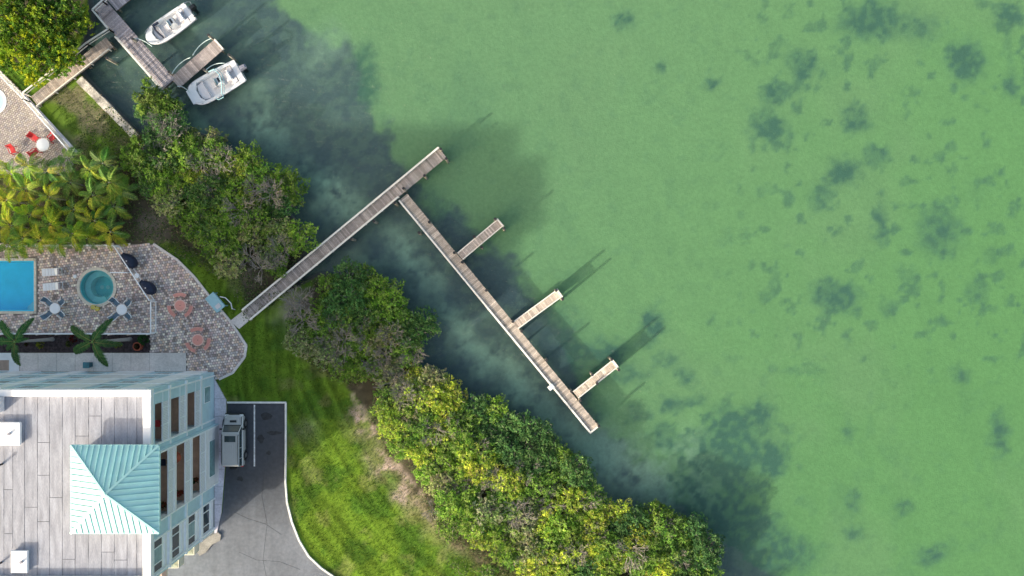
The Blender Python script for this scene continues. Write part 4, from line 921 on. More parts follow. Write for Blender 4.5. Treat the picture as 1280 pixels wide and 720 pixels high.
# pale blue fish-cleaning table with grey sink hose rail
p = P(269,378,.9); t = thing('cleaning_table', 'pale blue rectangular cleaning table at the patio edge near the pier', 'table', (p.x,p.y,.05), R(-50))
ob('tabletop', MB().bev(-.85,.85,-.5,.5,.84,.92,.03), M['paleblue'], t); ob('shelf', MB().box(-.75,.75,-.4,.4,.35,.39), M['paleblue'], t); ob('sink', MB().bev(.25,.65,-.25,.25,.921,.94,.005), M['steel'], t)
for a in (-.75,.75):
    for b_ in (-.42,.42): ob('leg', MB().box(a-.04,a+.04,b_-.04,b_+.04,0,.84), M['paleblue'], t)
p = P(284,378,.5); t = thing('hose_reel', 'grey bent railing frame between the cleaning table and the pier', 'rail', (p.x,p.y,.0), R(-45))
ob('hoop', MB().tube([(-.8,-.1,0),(-.75,.0,.8),(-.3,.3,.9),(.4,.3,.9),(.8,0,.8),(.85,-.1,0)],.05,6), M['mesh'], t); ob('crossbar', MB().tube([(-.75,0,.45),(.8,0,.45)],.035,6), M['darkmetal'], t)
for px_,py_,l in [(93.5,345.5,'small white skimmer lid between the loungers and the hot tub')]:
    p = P(px_,py_,.1); tag(ob('skimmer_lid', MB().lathe(0,0,[(.16,0),(.16,.05),(.12,.07)],14), M['cushion'], loc=(p.x,p.y,.07)), l, 'lid')
for k in range(2):
    p = P(120.5+(-4 if k else 1),386-(2 if k else 0),.3); t = thing('bucket', ['yellow bucket at the lower rim of the hot tub','paler yellow bucket just left of the other at the hot tub'][k], 'bucket', (p.x,p.y,.07)); ob('pail', MB().lathe(0,0,[(.15,0),(.2,.3),(.21,.31),(.18,.28)],12), M['yellow'], t); ob('handle', MB().tube([(-.2,0,.3),(0,.08,.36),(.2,0,.3)],.012,5), M['steel'], t)
p = P(110,456,.5); t = thing('trash_bin', 'small dark teal bin on the concrete walkway below the palm', 'bin', (p.x,p.y,.085)); ob('body', MB().loft([[(-.2,-.2,0),(.2,-.2,0),(.2,.2,0),(-.2,.2,0)],[(-.26,-.26,.7),(.26,-.26,.7),(.26,.26,.7),(-.26,.26,.7)]]), pm('bin_teal',(.02,.09,.12),.5), t); ob('lid', MB().bev(-.28,.28,-.28,.28,.7,.78,.03), pm('bin_lid',(.05,.18,.22),.5), t)

# ------------------------------------------------------------------ parked car
p = P(296.5,548,0); car = thing('parked_car', 'silver boxy off-road car parked beside the building in the left bay', 'car', (p.x,p.y,.012))
def rr(y, w_, z0, z1, r_=.12, tuck=.0):
    return [(-w_+r_,y,z0),(-w_+.02,y,z0+r_),(-w_,y,(z0+z1)/2),(-w_+tuck,y,z1-r_),(-w_+tuck+r_,y,z1),(0,y,z1+.02),(w_-tuck-r_,y,z1),(w_-tuck,y,z1-r_),(w_,y,(z0+z1)/2),(w_-.02,y,z0+r_),(w_-r_,y,z0)]
car_body = ob('body', MB().loft([rr(-2.36,.80,.45,.95,.1),rr(-2.30,.90,.36,1.05,.1),rr(-1.6,.95,.32,1.10,.08,.02),rr(.3,.95,.32,1.10,.08,.02),rr(1.4,.94,.32,1.10,.08,.03),rr(1.8,.93,.33,1.05,.1,.04),rr(2.1,.90,.36,.99,.1,.05),rr(2.32,.80,.42,.9,.12,.04)]), M['silver'], car, smooth=False)
md = car_body.modifiers.new('bevel','BEVEL'); md.width=.07; md.segments=3
cab = ob('cabin', MB().loft([[(-.84,-2.28,1.08),(.84,-2.28,1.08),(.84,1.40,1.08),(-.84,1.40,1.08)],[(-.76,-2.16,1.62),(.76,-2.16,1.62),(.76,.88,1.62),(-.76,.88,1.62)]]), M['glass'], car)
rfm = ob('roof', MB().loft([[(-.80,-2.20,1.60),(.80,-2.20,1.60),(.80,.92,1.60),(-.80,.92,1.60)],[(-.79,-2.19,1.68),(.79,-2.19,1.68),(.79,.90,1.68),(-.79,.90,1.68)],[(-.70,-2.08,1.75),(.70,-2.08,1.75),(.68,.76,1.75),(-.68,.76,1.75)]]), M['silver'], car)
for k in range(7): ob('roof_rib', MB().bev(-.57+k*.19-.035,-.57+k*.19+.035,-1.95,-.12,1.751,1.772,.008), M['silver'], car)
ob('sunroof', MB().bev(-.50,.50,.02,.58,1.751,1.765,.01), M['glass'], car)
for s in (-1,1):
    ob('roof_rail', MB().tube([(s*.74,-2.0,1.72),(s*.74,-1.8,1.80),(s*.74,.5,1.80),(s*.74,.7,1.72)],.028,6), M['darkmetal'], car)
    ob('pillar', MB().beam((s*.83,-.55,1.1),(s*.775,-.55,1.6),.05,.09), M['silver'], car); ob('pillar', MB().beam((s*.83,-1.5,1.1),(s*.775,-1.5,1.6),.05,.12), M['silver'], car)
    ob('mirror', MB().bev(s*.93,s*1.14,1.02,1.16,1.08,1.26,.03), M['darkmetal'], car)
    ob('headlight', MB().bev(s*.52,s*.82,2.24,2.345,.66,.86,.02), M['cushion'], car); ob('tail_light', MB().box(s*.72,s*.90,-2.385,-2.30,.8,1.0), M['red'], car)
    ob('windscreen_pillar', MB().beam((s*.82,1.42,1.1),(s*.745,.90,1.63),.07,.05), M['silver'], car)
    ob('sill', MB().bev(s*.9,s*1.0,-.95,.95,.3,.42,.02), M['darkmetal'], car)
    for yy in (-1.45,1.45):
        wh = ob('wheel', MB().tube([(s*.70,yy,.38),(s*.96,yy,.38)],.38,20), M['rubber'], car); ob('rim', MB().tube([(s*.955,yy,.38),(s*.975,yy,.38)],[.24,.2],12), M['steel'], wh)
        ob('wheel_arch', MB().ring(0,0,.42,.52,0,.12,0,180,n=10), M['darkmetal'], car, loc=(s*1.005 if s<0 else s*.885,yy,.42), rot=(R(90),0,R(90)))
ob('windscreen', MB().add([(-.72,1.38,1.13),(.72,1.38,1.13),(.66,.94,1.60),(-.66,.94,1.60),(-.72,1.40,1.13),(.72,1.40,1.13),(.66,.96,1.61),(-.66,.96,1.61)],[(0,1,2,3),(7,6,5,4),(0,4,5,1),(1,5,6,2),(2,6,7,3),(3,7,4,0)]), pm('windscreen_glass',(.07,.08,.09),.15,spec=.8), car)
ob('bonnet_ridge', MB().bev(-.55,.55,1.5,2.1,1.04,1.085,.02), M['silver'], car); ob('bonnet_vent', MB().bev(-.26,.34,1.68,1.88,1.085,1.10,.005), M['darkmetal'], car)

for s in (-1,1): ob('bonnet_gap', MB().box(s*.80-.012,s*.80+.012,1.43,2.2,1.03,1.105), M['darkmetal'], car)
ob('cowl', MB().bev(-.8,.8,1.39,1.47,1.08,1.125,.01), M['darkmetal'], car); ob('front_bumper', MB().bev(-.88,.88,2.28,2.42,.42,.64,.03), M['darkmetal'], car); ob('rear_bumper', MB().bev(-.86,.86,-2.46,-2.32,.42,.66,.03), M['darkmetal'], car); ob('spare_wheel', MB().tube([(0,-2.38,.95),(0,-2.56,.95)],.33,18), M['rubber'], car)

# ------------------------------------------------------------------ foliage
def leaf_quads(cent, dirs_, nrm, ln, wd_):
    """cent (n,3) base points, dirs_ axis, nrm normal -> rhombic leaf quads"""
    d = dirs_/np.linalg.norm(dirs_,axis=1,keepdims=True); s = np.cross(d,nrm); s /= (np.linalg.norm(s,axis=1,keepdims=True)+1e-9)
    ln = ln[:,None]; wd_ = wd_[:,None]
    v = np.stack([cent, cent+d*ln*.5+s*wd_*.5, cent+d*ln, cent+d*ln*.5-s*wd_*.5],1).reshape(-1,3)
    f = np.arange(len(cent)*4).reshape(-1,4); return v, f
def crown(seed, Rc, Hc, z0, nclump, nleaf, ll, cols, clr=(.2,.5), flat=.75, jag=1.0):
    r = np.random.RandomState(seed); V = []; F = []; CC = []; cents = []; base = 0
    for k in range(nclump):
        a = k*2.39996+r.rand()*.6; u = math.sqrt((k+.5)/nclump); rr_ = Rc*u*(.85+.25*r.rand())
        rr_ *= r.uniform(.86,1.12); z = z0+Hc*math.sqrt(max(0.0,1-min(1,(rr_/Rc/1.25))**2))*r.uniform(.35,1.05)
        if r.rand() < .22: z -= Hc*.45
        cents.append((rr_*math.cos(a), rr_*math.sin(a), z))
    cents = np.array(cents)
    for c in cents:
        rc_ = r.uniform(*clr); n = int(nleaf*(rc_/np.mean(clr))**2)
        nro = max(5, n//12)          # rosettes of leaves at the twig ends
        d = r.normal(size=(nro,3)); d[:,2] = np.abs(d[:,2])*1.1-.25; d /= np.linalg.norm(d,axis=1,keepdims=True)
        pos = c+d*rc_*r.uniform(.45,1.08,(nro,1))*np.array([1,1,flat])
        pos = np.repeat(pos,12,0); dd = np.repeat(d,12,0); pos = pos+r.normal(size=pos.shape)*.05
        ax = r.normal(size=pos.shape)*.9+dd*.9; ax[:,2] += .15
        nr = dd*.7+r.normal(size=pos.shape)*.45+np.array([0,0,.6])
        l = r.uniform(.7,1.2,len(pos))*ll; v,f = leaf_quads(pos, ax, nr, l, l*r.uniform(.4,.6,len(pos)))
        ci = cols[r.randint(len(cols))]; ci2 = cols[r.randint(len(cols))]
        pick = np.repeat(r.rand(nro,1)<.5,12,0); cc = np.where(pick, np.array(ci), np.array(ci2))*r.uniform(.8,1.2,(len(pos),1))*np.repeat(r.uniform(.7,1.35,(nro,1)),12,0)
        V.append(v); F.append(f+base); base += len(v); CC.append(np.repeat(cc,4,0))
    return np.concatenate(V), np.concatenate(F), np.concatenate(CC), cents
def tree_proto(name, seed, Rc, Hc, z0, nclump, nleaf, ll, cols, stems=1, mossy=False, **kw):
    t = thing(name, 'x', 'tree'); v,f,c,cents = crown(seed,Rc,Hc,z0,nclump,nleaf,ll,cols,**kw)
    link('crown', fast_mesh('crown', v, f, M['leaf'], np.clip(c,0,1)), t)
    r = random.Random(seed); tr_ = MB(); br = MB(); tops = []
    for s in range(stems):
        a = r.uniform(0,6.28); o_ = .25*(stems>1); b0 = Vector((o_*math.cos(a),o_*math.sin(a),-.35)); b1 = Vector((r.uniform(-.3,.3),r.uniform(-.3,.3),z0*.55)); b2 = Vector((r.uniform(-.5,.5),r.uniform(-.5,.5),z0+Hc*.25))
        tr_.tube([b0,b1,b2],[.14,.10,.06],8); tops += [b1,b2]
    for k,cn in enumerate(cents):
        s_ = tops[k%len(tops)]; e = Vector(cn); mid = s_.lerp(e,.5)+Vector((r.uniform(-.2,.2),r.uniform(-.2,.2),-.15)); br.tube([s_,mid,e],[.05,.035,.015],4)
    link('trunk', tr_.mesh('trunk', M['bark']), t); 
    for k in range(26):      # thin bare twigs poking out of the crown
        cn = Vector(cents[r.randrange(len(cents))]); d = Vector((r.uniform(-1,1),r.uniform(-1,1),r.uniform(.0,.8))).normalized(); e = cn+d*r.uniform(.3,.75); br.tube([cn,cn.lerp(e,.5)+Vector((r.uniform(-.06,.06),r.uniform(-.06,.06),0)),e],[.022,.017,.01],3,False)
    link('branches', br.mesh('branches', M['twig'] if 'mangrove' in name else M['bark']), t); return t
G1 = [(.18,.30,.05),(.13,.23,.04),(.27,.38,.08),(.08,.16,.035),(.21,.28,.08)]
GY = [(.40,.47,.07),(.31,.40,.06),(.50,.53,.10),(.19,.28,.045),(.40,.38,.12),(.25,.33,.06)]
GD = [(.075,.16,.055),(.10,.20,.065),(.055,.11,.04),(.16,.25,.09)]
GO = [(.26,.33,.11),(.31,.33,.17),(.18,.25,.09),(.34,.31,.21)]
protos = {'green':[],'yellow':[],'dark':[],'olive':[]}
for key,cols in (('green',G1),('yellow',GY),('dark',GD),('olive',GO)):
    for q in range(3):
        protos[key].append(tree_proto('mangrove_tree', 100+q+len(key)*7, [1.75,1.5,2.05][q], [1.0,1.1,1.15][q], [.95,.85,1.05][q], [50,40,62][q], 112 if key!='olive' else 78, .155, cols, stems=3))
used = set()
def twigbush(seed, Rb, hh):
    r = random.Random(seed); mb = MB()
    def grow(p, d, l, rd, dep):
        e = p+d*l; mb.tube([p,p.lerp(e,.5)+Vector((r.uniform(-1,1),r.uniform(-1,1),r.uniform(-.5,.5)))*l*.12,e],[rd,rd*.8,rd*.55],3,False)
        if dep == 0: return
        for k in range(r.choice([2,3,3])):
            nd = (d+Vector((r.uniform(-1,1),r.uniform(-1,1),r.uniform(-.5,.35)))*.75).normalized(); grow(p.lerp(e,r.uniform(.5,1)), nd, l*r.uniform(.6,.85), rd*.62, dep-1)
    for k in range(8):
        a = k*.785+r.uniform(-.3,.3); grow(Vector((0,0,.2)), Vector((math.cos(a)*.8,math.sin(a)*.8,r.uniform(.4,.9))).normalized(), Rb*.42, .045, 4)
    return mb.mesh('branches', M['twig'])
TW = [twigbush(5+i, 1.5, 1.5) for i in range(3)]
MT = []
def place_tree(px, py, kind, sc_, label, group, zc=2.0, tint=None):
    v = rnd.randrange(3); pr_ = protos[kind][v]; p = P(px,py,zc); land_z = -.3
    cl = tint or (1,1,1); f = rnd.uniform(.82,1.18); hs = rnd.uniform(-.08,.06)
    col_ = (cl[0]*f*(1+hs), cl[1]*f, cl[2]*f*(1-hs))
    loc = (p.x,p.y,0.0); rz = rnd.uniform(0,6.28)
    key = (kind,v)
    if key not in used:
        used.add(key); pr_.location = loc; pr_.rotation_euler = (0,0,rz); pr_.scale = (sc_,)*3; pr_['label'] = label; pr_['group'] = group
        for ch in pr_.children: ch.color = (*col_,1)
        return pr_
    return dup(pr_, loc, rz, label, group, sc_, col_)
REG = [  # polygon, kind mix, description, spacing px, scale range
 ([(228,160),(262,150),(280,180),(322,190),(322,300),(300,330),(282,345),(262,312),(225,298),(195,278),(186,240),(205,208),(222,190)], ['green','dark','green','olive','green','yellow'], 'the thicket above the paver patio',30,(.75,1.05)),
 ([(150,150),(215,150),(228,185),(205,215),(190,250),(165,235),(150,200)], ['dark','green','dark'], 'the dark clump between the two thickets',26,(.7,1.0)),
 ([(322,205),(355,205),(370,235),(366,262),(350,275),(322,268)], ['green','dark'], 'the clump leaning over water above the pier',28,(.7,.95)),
 ([(325,285),(360,276),(395,290),(398,312),(372,338),(345,355),(322,345)], ['green','olive','green'], 'the clump crowding the pier from above',27,(.7,.95)),
 ([(170,118),(192,105),(225,118),(226,145),(205,180),(186,205),(166,198),(168,150)], ['dark','green','dark'], 'the dark clump at the seawall end',28,(.7,1.0)),
 ([(392,352),(430,335),(470,338),(500,372),(540,402),(538,420),(505,420),(460,395),(400,385)], ['green','dark','green'], 'the waterside clump just below the pier',28,(.8,1.1)),
 ([(362,395),(400,385),(460,395),(505,420),(530,425),(520,455),(480,470),(440,480),(400,462),(362,430)], ['olive','green','green'], 'the twiggy thicket between lawn and pier',28,(.75,1.0)),
 ([(480,470),(530,460),(575,490),(585,520),(520,590),(490,565),(462,515)], ['yellow','olive','yellow','green'], 'the thicket beside the pinkish bare strip',28,(.8,1.05)),
 ([(585,500),(640,508),(690,545),(738,585),(742,612),(700,615),(640,580),(590,535)], ['dark','dark','dark','green'], 'the shaded waterline opposite the long dock',27,(.75,1.0)),
 ([(520,590),(585,522),(640,582),(700,617),(700,720),(645,720),(600,692),(560,670),(535,630)], ['yellow','olive','green','yellow','green'], 'the sunlit thicket along the mown lawn',29,(.8,1.1)),
 ([(700,618),(742,614),(760,636),(800,632),(845,642),(845,725),(700,725)], ['green','yellow','green','yellow','dark'], 'the bright thicket at the bottom edge',29,(.8,1.05)),
 ([(845,648),(880,660),(897,690),(900,740),(845,740)], ['green','dark'], 'the right hand tip of the thicket',27,(.75,1.0)),
 ([(560,700),(700,724),(900,745),(960,900),(700,860)], ['green','yellow'], 'the strip cut by the bottom edge',44,(.9,1.1)),
]
def segd(x,y,x0,y0,x1,y1):
    t_ = max(0,min(1,((x-x0)*(x1-x0)+(y-y0)*(y1-y0))/((x1-x0)**2+(y1-y0)**2))); return math.hypot(x-x0-t_*(x1-x0),y-y0-t_*(y1-y0))
def MASSIN(x,y): return any(inpoly(x,y,q[0]) for q in REG)
for ri,(poly,mix,desc,spc,srng) in enumerate(REG):
    r = random.Random(300+ri); pts = []; x0=min(p[0] for p in poly); x1=max(p[0] for p in poly); y0=min(p[1] for p in poly); y1=max(p[1] for p in poly)
    for q in range(1400):
        x,y = r.uniform(x0,x1), r.uniform(y0,y1)
        if not inpoly(x,y,poly): continue
        sc_t = r.uniform(*srng)*.82; rp_ = 25*sc_t
        if any(not MASSIN(x+rp_*.42*math.cos(q_),y+rp_*.42*math.sin(q_)) for q_ in (0,.785,1.571,2.356,3.142,3.927,4.712,5.498)): continue
        if segd(x,y,309,393,553,191) < rp_+10 or segd(x,y,120,5,214,112) < rp_+8 or segd(x,y,99,99,158,160) < rp_+4 or segd(x,y,240,124,301,88) < rp_+16: continue
        if any(math.hypot(x-a,y-b)<spc*.62 for a,b,_ in MT) : continue
        if ri==12 and y>800: continue
        pts.append((x,y,sc_t)); MT.append((x,y,ri))
    seen = {}
    for i,(x,y,sc_t) in enumerate(pts):
        k = r.choice(mix)
        cw = {'green':'mid green','yellow':'yellow green','dark':'dark green','olive':'olive grey'}[k]; sw_ = 'small' if sc_t < srng[0]*.82+(srng[1]-srng[0])*.27 else 'medium' if sc_t < srng[0]*.82+(srng[1]-srng[0])*.55 else 'large'
        u = (x-x0)/(x1-x0); v_ = (y-y0)/(y1-y0); pos = ('top','upper','lower','bottom')[min(3,int(v_*4))]+' '+('left','middle','right')[min(2,int(u*3))]
        place_tree(x,y,k,sc_t,'%s %s mangrove, %s of %s'%(sw_,cw,pos,desc),'mangroves in '+desc, tint=(1.34,1.42,1.2) if ri<7 else (1.40,1.43,1.35))

TWP = [(250,200),(340,240),(350,310),(310,320),(405,430),(425,445),(440,405),(490,420),(515,440),(470,455),(520,500),(540,540),(560,530),(600,560),(620,600),(660,590),(720,690),(830,660),(262,185),(275,200),(300,212),(320,235),(262,228),(300,262),(325,335),(345,322),(372,378),(380,400),(366,388),(418,405),(430,425),(452,405),(412,440),(460,430),(478,445),(500,468),(492,482),(505,495),(598,600),(690,628),(735,628),(742,668),(790,690),(812,690),(850,700),(690,690),(650,640),(765,690),(205,150),(215,165),(196,190),(540,640),(575,610),(660,690)]
for i,(x,y) in enumerate(TWP):
    z = 1.25; p = P(x,y,1.6); rg = min(REG, key=lambda q: math.hypot(sum(a[0] for a in q[0])/len(q[0])-x, sum(a[1] for a in q[0])/len(q[0])-y)); cx_ = sum(a[0] for a in rg[0])/len(rg[0]); cy_ = sum(a[1] for a in rg[0])/len(rg[0])
    t = thing('bare_shrub', 'pale leafless shrub, %s %s part of %s'%('upper' if y<cy_ else 'lower','left' if x<cx_ else 'right',rg[2]), 'shrub', (p.x,p.y,.25+rnd.uniform(.1,.75)), rnd.uniform(0,6.28), 'bare twiggy shrubs in the mangrove thickets')
    t.scale = (rnd.uniform(.75,1.25),)*3; link('branches', TW[i%3], t)
    MB_ = MB().tube([(0,0,-1.2),(0,0,.3)],[.07,.05],5); 
    if i == 0: STEM = MB_.mesh('stem', M['twig'])
    link('stem', STEM, t)
# big broadleaf trees at the top left
BG = [(0.300,0.413,0.037),(0.125,0.250,0.037),(0.475,0.525,0.037),(0.075,0.163,0.025),(0.188,0.325,0.037)]
for i,(x,y,rc_,l,tn) in enumerate([(30,62,2.6,'yellow green broadleaf tree at the left edge above the upper patio',(.95,.95,.8)),(72,25,2.5,'dark green broadleaf tree beside the top of the boat dock',(.55,.65,.8)),(18,8,2.3,'broadleaf tree filling the top left corner',(.75,.8,.8)),(72,66,1.5,'small bushy tree beside the gangway rail',(.7,.78,.8))]):
    t = tree_proto('broadleaf_tree', 60+i, rc_, 1.5, 2.2, int(16*rc_), 210, .24, BG, clr=(.5,.9)); p = P(x,y,3.2); t.location = (p.x,p.y,0); t['label'] = l; t.rotation_euler = (0,0,i)
    for ch in t.children: ch.color = (*tn,1)
for i,(x,y,l) in enumerate([(185,108,'small green tree reaching over the dark water by the dock corner'),(205,118,'small green tree just below the dock corner'),(170,178,'low green bush where the seawall ends')]):
    t = tree_proto('small_tree', 80+i, 1.25, .9, 1.2, 14, 170, .19, G1); p = P(x,y+12,1.9); t.location = (p.x,p.y,0); t['label'] = l
# palm fronds
def frond(seed, Ln, wid, droop, n=26, cols=None, lw=.05, vee=.15):
    r = np.random.RandomState(seed); V=[];F=[];CL=[]; pts=[]
    for k in range(n+1):
        u = k/n; pts.append(np.array([Ln*(u-.12*u*u*droop), 0, Ln*(.34*u-.62*droop*u*u)]))
    rb = MB(); rb.cur = (.30,.32,.10); rb.tube([tuple(p) for p in pts[::3]],[.03-.024*i/len(pts[::3]) for i in range(len(pts[::3]))],4)
    for k in range(3,n+1):
        u = k/n; ll = wid*(math.sin(math.pi*min(1,(u*.92+.10)))**.6)*r.uniform(.85,1.1)
        for s in (-1,1):
            a = pts[k]; fw = .55+.5*u; d = np.array([fw, s*1.0, -.05]); d /= np.linalg.norm(d); m_ = a+d*ll*.55+np.array([0,0,vee*ll*.3]); e = a+d*ll+np.array([0,0,-ll*(.35+.2*r.rand())])
            w_ = np.array([1,0,0])*lw*r.uniform(.8,1.3); b = len(V); V += [a-w_*.5,a+w_*.5,m_+w_*.6,m_-w_*.6,e]; F += [(b,b+1,b+2,b+3),(b+3,b+2,b+4)]
            c = np.array(cols[r.randint(len(cols))])*r.uniform(.8,1.2); CL += [c]*5
    mb = rb; b = len(mb.v); mb.v += [tuple(v) for v in V]; mb.f += [tuple(i+b for i in f) for f in F]; mb.c += [tuple(c) for c in CL]
    return mb.mesh('frond', M['leaf'])
FG = [(0.072,0.182,0.058),(0.052,0.143,0.052),(0.098,0.208,0.065)]
COC = [frond(i, 2.7, .52, .8+.15*i, 34, FG, .085) for i in range(3)]
def coconut(label, crown_px, base_px, angs, zt=5.8):
    b0 = P(*base_px,0); c = P(*crown_px,zt); t = thing('palm_tree', label, 'palm tree', (b0.x,b0.y,.04), group='palms in the planting bed')
    d = c-b0; pts = [Vector((d.x*u**1.2, d.y*u**1.2, zt*u-.05)) for u in [k/10 for k in range(11)]]
    ob('trunk', MB().tube(pts,[.17-.008*k+(.05 if k==0 else 0) for k in range(11)],10), M['palmbark'], t)
    ob('crownshaft', MB().tube([pts[-1]-Vector((0,0,.3)),pts[-1]+Vector((0,0,.25))],[.14,.09],8), pm('crownshaft_green',(.12,.22,.05)), t)
    for i,(a,s) in enumerate(angs):
        o = link('frond', COC[i%3], t, loc=pts[-1]+Vector((0,0,.12)), rot=(rnd.uniform(-.15,.15),rnd.uniform(-.1,.1),R(a)), color=(rnd.uniform(.8,1.15),rnd.uniform(.85,1.1),.9)); o.scale = (s,s*1.05,s)
    for k in range(3): ob('coconut', MB().lathe(pts[-1].x+.18*math.cos(k*2),pts[-1].y+.18*math.sin(k*2),[(.02,pts[-1].z-.12),(.09,pts[-1].z-.05),(.09,pts[-1].z+.03),(.02,pts[-1].z+.1)],8), pm('coconut_green',(.14,.16,.04)), t)
coconut('coconut palm at the left end of the planting bed, its fronds over the walkway', (20,427), (66,424), [(130,.95),(62,.98),(-92,.9),(178,.9),(15,.45),(220,.5)])
coconut('coconut palm in the middle of the planting bed, its trunk leaning left', (117,427), (163,424), [(148,1.0),(58,1.0),(207,1.0),(-62,1.0),(-8,.95),(95,.4)])
# clumping palms between the two patios
FY = [(0.270,0.351,0.061),(0.189,0.297,0.054),(0.351,0.378,0.081)]
AR = [frond(20+i, 1.95, .5, .8+.25*i, 20, FY, .055, .3) for i in range(3)]
TINT = {'y':[(1.6,1.5,.6),(1.3,1.35,.6),(1.9,1.55,.8),(.9,1.2,.9)],'g':[(.5,.8,.8),(.8,1.0,.9),(1.3,1.3,.9),(.6,.8,1.1)],'m':[(.9,1.1,.9),(1.4,1.4,.6),(.55,.8,.9),(1.3,1.3,.6)]}
APAL = [(12,215,'m'),(8,250,'y'),(14,282,'y'),(32,236,'y'),(38,268,'y'),(28,298,'m'),(58,214,'g'),(62,246,'m'),(62,280,'y'),(84,198,'g'),(88,228,'g'),(92,262,'m'),(90,292,'m'),(112,212,'g'),(116,244,'g'),(118,276,'m'),(136,228,'g'),(142,258,'g'),(138,290,'m'),(36,208,'g'),(-14,232,'m'),(-14,270,'y'),(108,298,'m'),(50,300,'y'),(75,302,'m'),(10,306,'m'),(128,204,'g'),(150,240,'g')]
STA = MB().tube([(0,0,0),(.05,.02,1.3),(0,0,2.2)],[.07,.06,.05],6).mesh('stem', M['palmbark'])
tw = {'y':'yellowed','g':'dark green','m':'mixed green and yellow'}
for i,(x,y,k) in enumerate(APAL):
    z = rnd.uniform(1.7,2.6); p = P(x,y,z)
    rowd = 'along the railing of the pool deck' if y>285 else 'near the red chairs' if y<216 else 'at the left edge of the palm grove' if x<45 else 'at the right side of the palm grove' if x>105 else 'in the middle of the palm grove'
    t = thing('clumping_palm', 'clumping palm with %s leaves, %s, %s'%(tw[k],('row by the red chairs' if y<212 else 'second row' if y<235 else 'third row' if y<255 else 'fourth row' if y<275 else 'row before the pool deck' if y<292 else 'row touching the pool deck'),('cut by the photo edge' if x<0 else 'far left' if x<30 else 'left' if x<65 else 'middle' if x<98 else 'right' if x<130 else 'far right')), 'palm', (p.x,p.y,0), rnd.uniform(0,6.28), 'clumping palms between the two patios')
    o = link('stem', STA, t); o.scale = (1,1,z/2.2)
    for q in range(10):
        o = link('frond', AR[(q+i)%3], t, loc=(0,0,z-.05), rot=(rnd.uniform(-.7,.7),rnd.uniform(-.5,.35),q*.628+rnd.uniform(-.25,.25)), color=tuple(c*rnd.uniform(.85,1.15) for c in rnd.choice(TINT[k]))); s = rnd.uniform(.65,1.05); o.scale = (s,s*1.1,s)
# plants in the bed
def bedplant(name,label,px,py,col_,r_,n=70,hgt=.6,pot=False):
    p = P(px,py,.4); t = thing(name,label,'plant',(p.x,p.y,.05)); mb = MB()
    for q in range(n):
        a = rnd.uniform(0,6.28); rr_ = r_*math.sqrt(rnd.random()); e = Vector((rr_*math.cos(a),rr_*math.sin(a),.15+hgt*(1-(rr_/r_)**2*.6)*rnd.uniform(.6,1))); b0 = Vector((e.x*.4,e.y*.4,e.z*.5)); sd_ = Vector((-math.sin(a),math.cos(a),0))*.055; f = rnd.uniform(.7,1.3); mb.cur = tuple(c*f for c in rnd.choice(col_)); mid = b0.lerp(e,.55)+Vector((0,0,.06)); mb.add([b0,mid+sd_,e,mid-sd_],[(0,1,2,3)])
    ob('leaves',mb,M['leaf'],t,fix=False); ob('stem',MB().cyl(0,0,0,.3,.03,6),M['bark'],t)
    if pot: ob('pot',MB().ring(0,0,.30,.40,0,.42,n=20),M['lamp'],t)
bedplant('bush','yellow green bush in the bed right of the left palm',50,431,[(.24,.26,.03),(.16,.2,.03)],.5)
bedplant('bush','dark red leaved bush in the bed left of the middle palm',92,423,[(.16,.02,.02),(.06,.05,.02)],.5)
bedplant('bush','olive bush beside the dark red one in the bed',86,430,[(.14,.16,.04),(.08,.1,.03)],.35)
bedplant('bush','bright yellow green bush under the middle palm',147,430,[(.28,.28,.03),(.16,.2,.03)],.48)
bedplant('bush','dark green fern at the right end of the bed',179,425,[(.04,.12,.03),(.06,.15,.05)],.62,110)
bedplant('potted_plant','round brown pot with a dry plant at the right end of the bed',171.5,433,[(.14,.07,.03),(.08,.06,.03)],.36,50,.4,True)
bedplant('bush','small red leaved plant at the left end of the bed',34,430,[(.10,.03,.02),(.05,.08,.02)],.3,40)
# grass tufts on the lawns
r = np.random.RandomState(9); LAWN = [(310,400),(350,405),(362,432),(400,470),(430,488),(452,500),(470,530),(497,578),(530,625),(570,668),(650,718),(600,790),(480,770),(425,728),(404,711),(388,696),(376,675),(367,652),(361,628),(359.5,602),(360,500),(275,498),(275,476),(293,468),(309,447),(311,432),(300,415)]
LAWNS = [LAWN, [(200,306),(222,300),(250,314),(286,350),(300,385),(290,398),(266,371),(245,344),(224,323)], [(62,120),(98,103),(165,172),(160,190),(98,188)]]
cand = r.uniform([0,80],[660,760],(230000,2)); keep = np.zeros(len(cand),bool)
for lp in LAWNS: keep |= pdist(cand[:,0],cand[:,1],lp) > 1.5
cand = cand[keep]; n = len(cand)
nzv = fbm(cand[:,0],cand[:,1],1/12,201); cand = cand[(nzv > .38)|(r.rand(n)<.6)]; n = len(cand)
base = np.stack([(cand[:,0]-640)/S,(360-cand[:,1])/S,np.full(n,-.02)],1)
ax = r.normal(size=(n,3))*.8; ax[:,2] = np.abs(ax[:,2])+.7
v,f = leaf_quads(base, ax, np.tile([0,0,1.0],(n,1))+r.normal(size=(n,3))*.6, r.uniform(.07,.15,n), r.uniform(.04,.07,n))
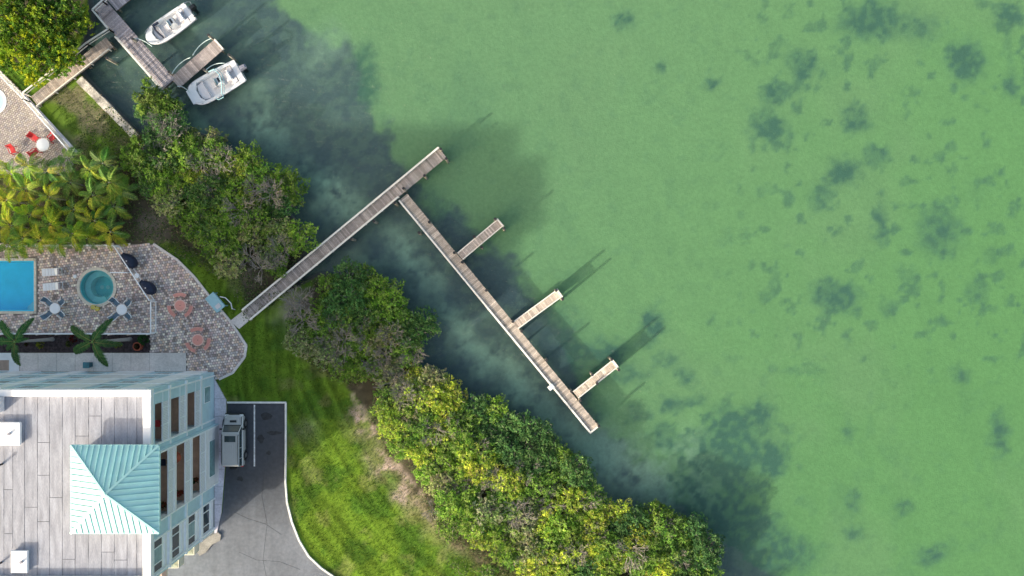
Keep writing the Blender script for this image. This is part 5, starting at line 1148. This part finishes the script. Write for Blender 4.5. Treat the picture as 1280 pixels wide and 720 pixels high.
# tuft colours follow the species patches of the turf
pn = fbm(cand[:,0],cand[:,1],1/22,207)
sv = fbm((cand[:,0]*.78+cand[:,1]*-.62), (cand[:,0]*.62+cand[:,1]*.78)*.12, 1/3.2, 209)
cc = np.array([.15,.225,.026])*(1-sstep(.45,.62,pn)[:,None])+np.array([.09,.19,.018])*sstep(.45,.62,pn)[:,None]
dsx = np.full(n,1e9)
for (x0,y0),(x1,y1) in zip(STRIP[:-1],STRIP[1:]):
    t_ = np.clip(((cand[:,0]-x0)*(x1-x0)+(cand[:,1]-y0)*(y1-y0))/((x1-x0)**2+(y1-y0)**2),0,1); dsx = np.minimum(dsx,np.hypot(cand[:,0]-x0-t_*(x1-x0),cand[:,1]-y0-t_*(y1-y0)))
dr = (sstep(36,8,dsx)*.5*sstep(490,560,cand[:,1]))[:,None]; cc = cc*(1-dr)+np.array([.30,.26,.13])*dr
cd0 = pdist(cand[:,0], cand[:,1], [(430,470),(455,520),(480,565),(505,600),(540,645),(580,680),(640,720),(700,760),(3000,2000),(3000,-900),(430,400)])
cc = cc*r.uniform(.7,1.3,(n,1))*(.93+.14*sv)[:,None]*(.5+1.0*vnoise(cd0/4.2+40,(cand[:,0]+cand[:,1])/90,411))[:,None]
gr_ = link('grass', fast_mesh('grass', v, f, M['leaf'], np.repeat(np.clip(cc,0,1),4,0))); gr_['kind'] = 'stuff'
r = np.random.RandomState(12); cand = r.uniform([-20,80],[920,760],(260000,2)); keep = np.zeros(len(cand),bool)
for lp in [q[0] for q in REG]+MASS[:1]: keep |= pdist(cand[:,0],cand[:,1],lp) > -3
keep &= pdist(cand[:,0],cand[:,1],SHORE) > -3
for lp in (PATIO, PAT2, COURT): keep &= pdist(cand[:,0],cand[:,1],lp) < -3
keep &= fbm(cand[:,0],cand[:,1],1/14,301) > .30
cand = cand[keep]; n = len(cand)
base = np.stack([(cand[:,0]-640)/S,(360-cand[:,1])/S,r.uniform(0,.55,n)*fbm(cand[:,0],cand[:,1],1/10,303)*1.4],1); ax = r.normal(size=(n,3)); ax[:,2] = np.abs(ax[:,2])*.6
v,f = leaf_quads(base, ax, np.tile([0,0,1.0],(n,1))+r.normal(size=(n,3))*.5, r.uniform(.12,.24,n), r.uniform(.06,.12,n))
cc = np.array([[.10,.16,.05],[.07,.12,.035],[.18,.20,.09],[.22,.19,.13]])[r.choice(4,n,p=[.4,.3,.2,.1])]*r.uniform(.6,1.3,(n,1))
ug = link('undergrowth', fast_mesh('undergrowth', v, f, M['leaf'], np.repeat(cc,4,0))); ug['kind'] = 'stuff'
# unused prototypes are removed
for k,lst in protos.items():
    for v_,o in enumerate(lst):
        if (k,v_) not in used:
            for ch in list(o.children): bpy.data.objects.remove(ch)
            bpy.data.objects.remove(o)
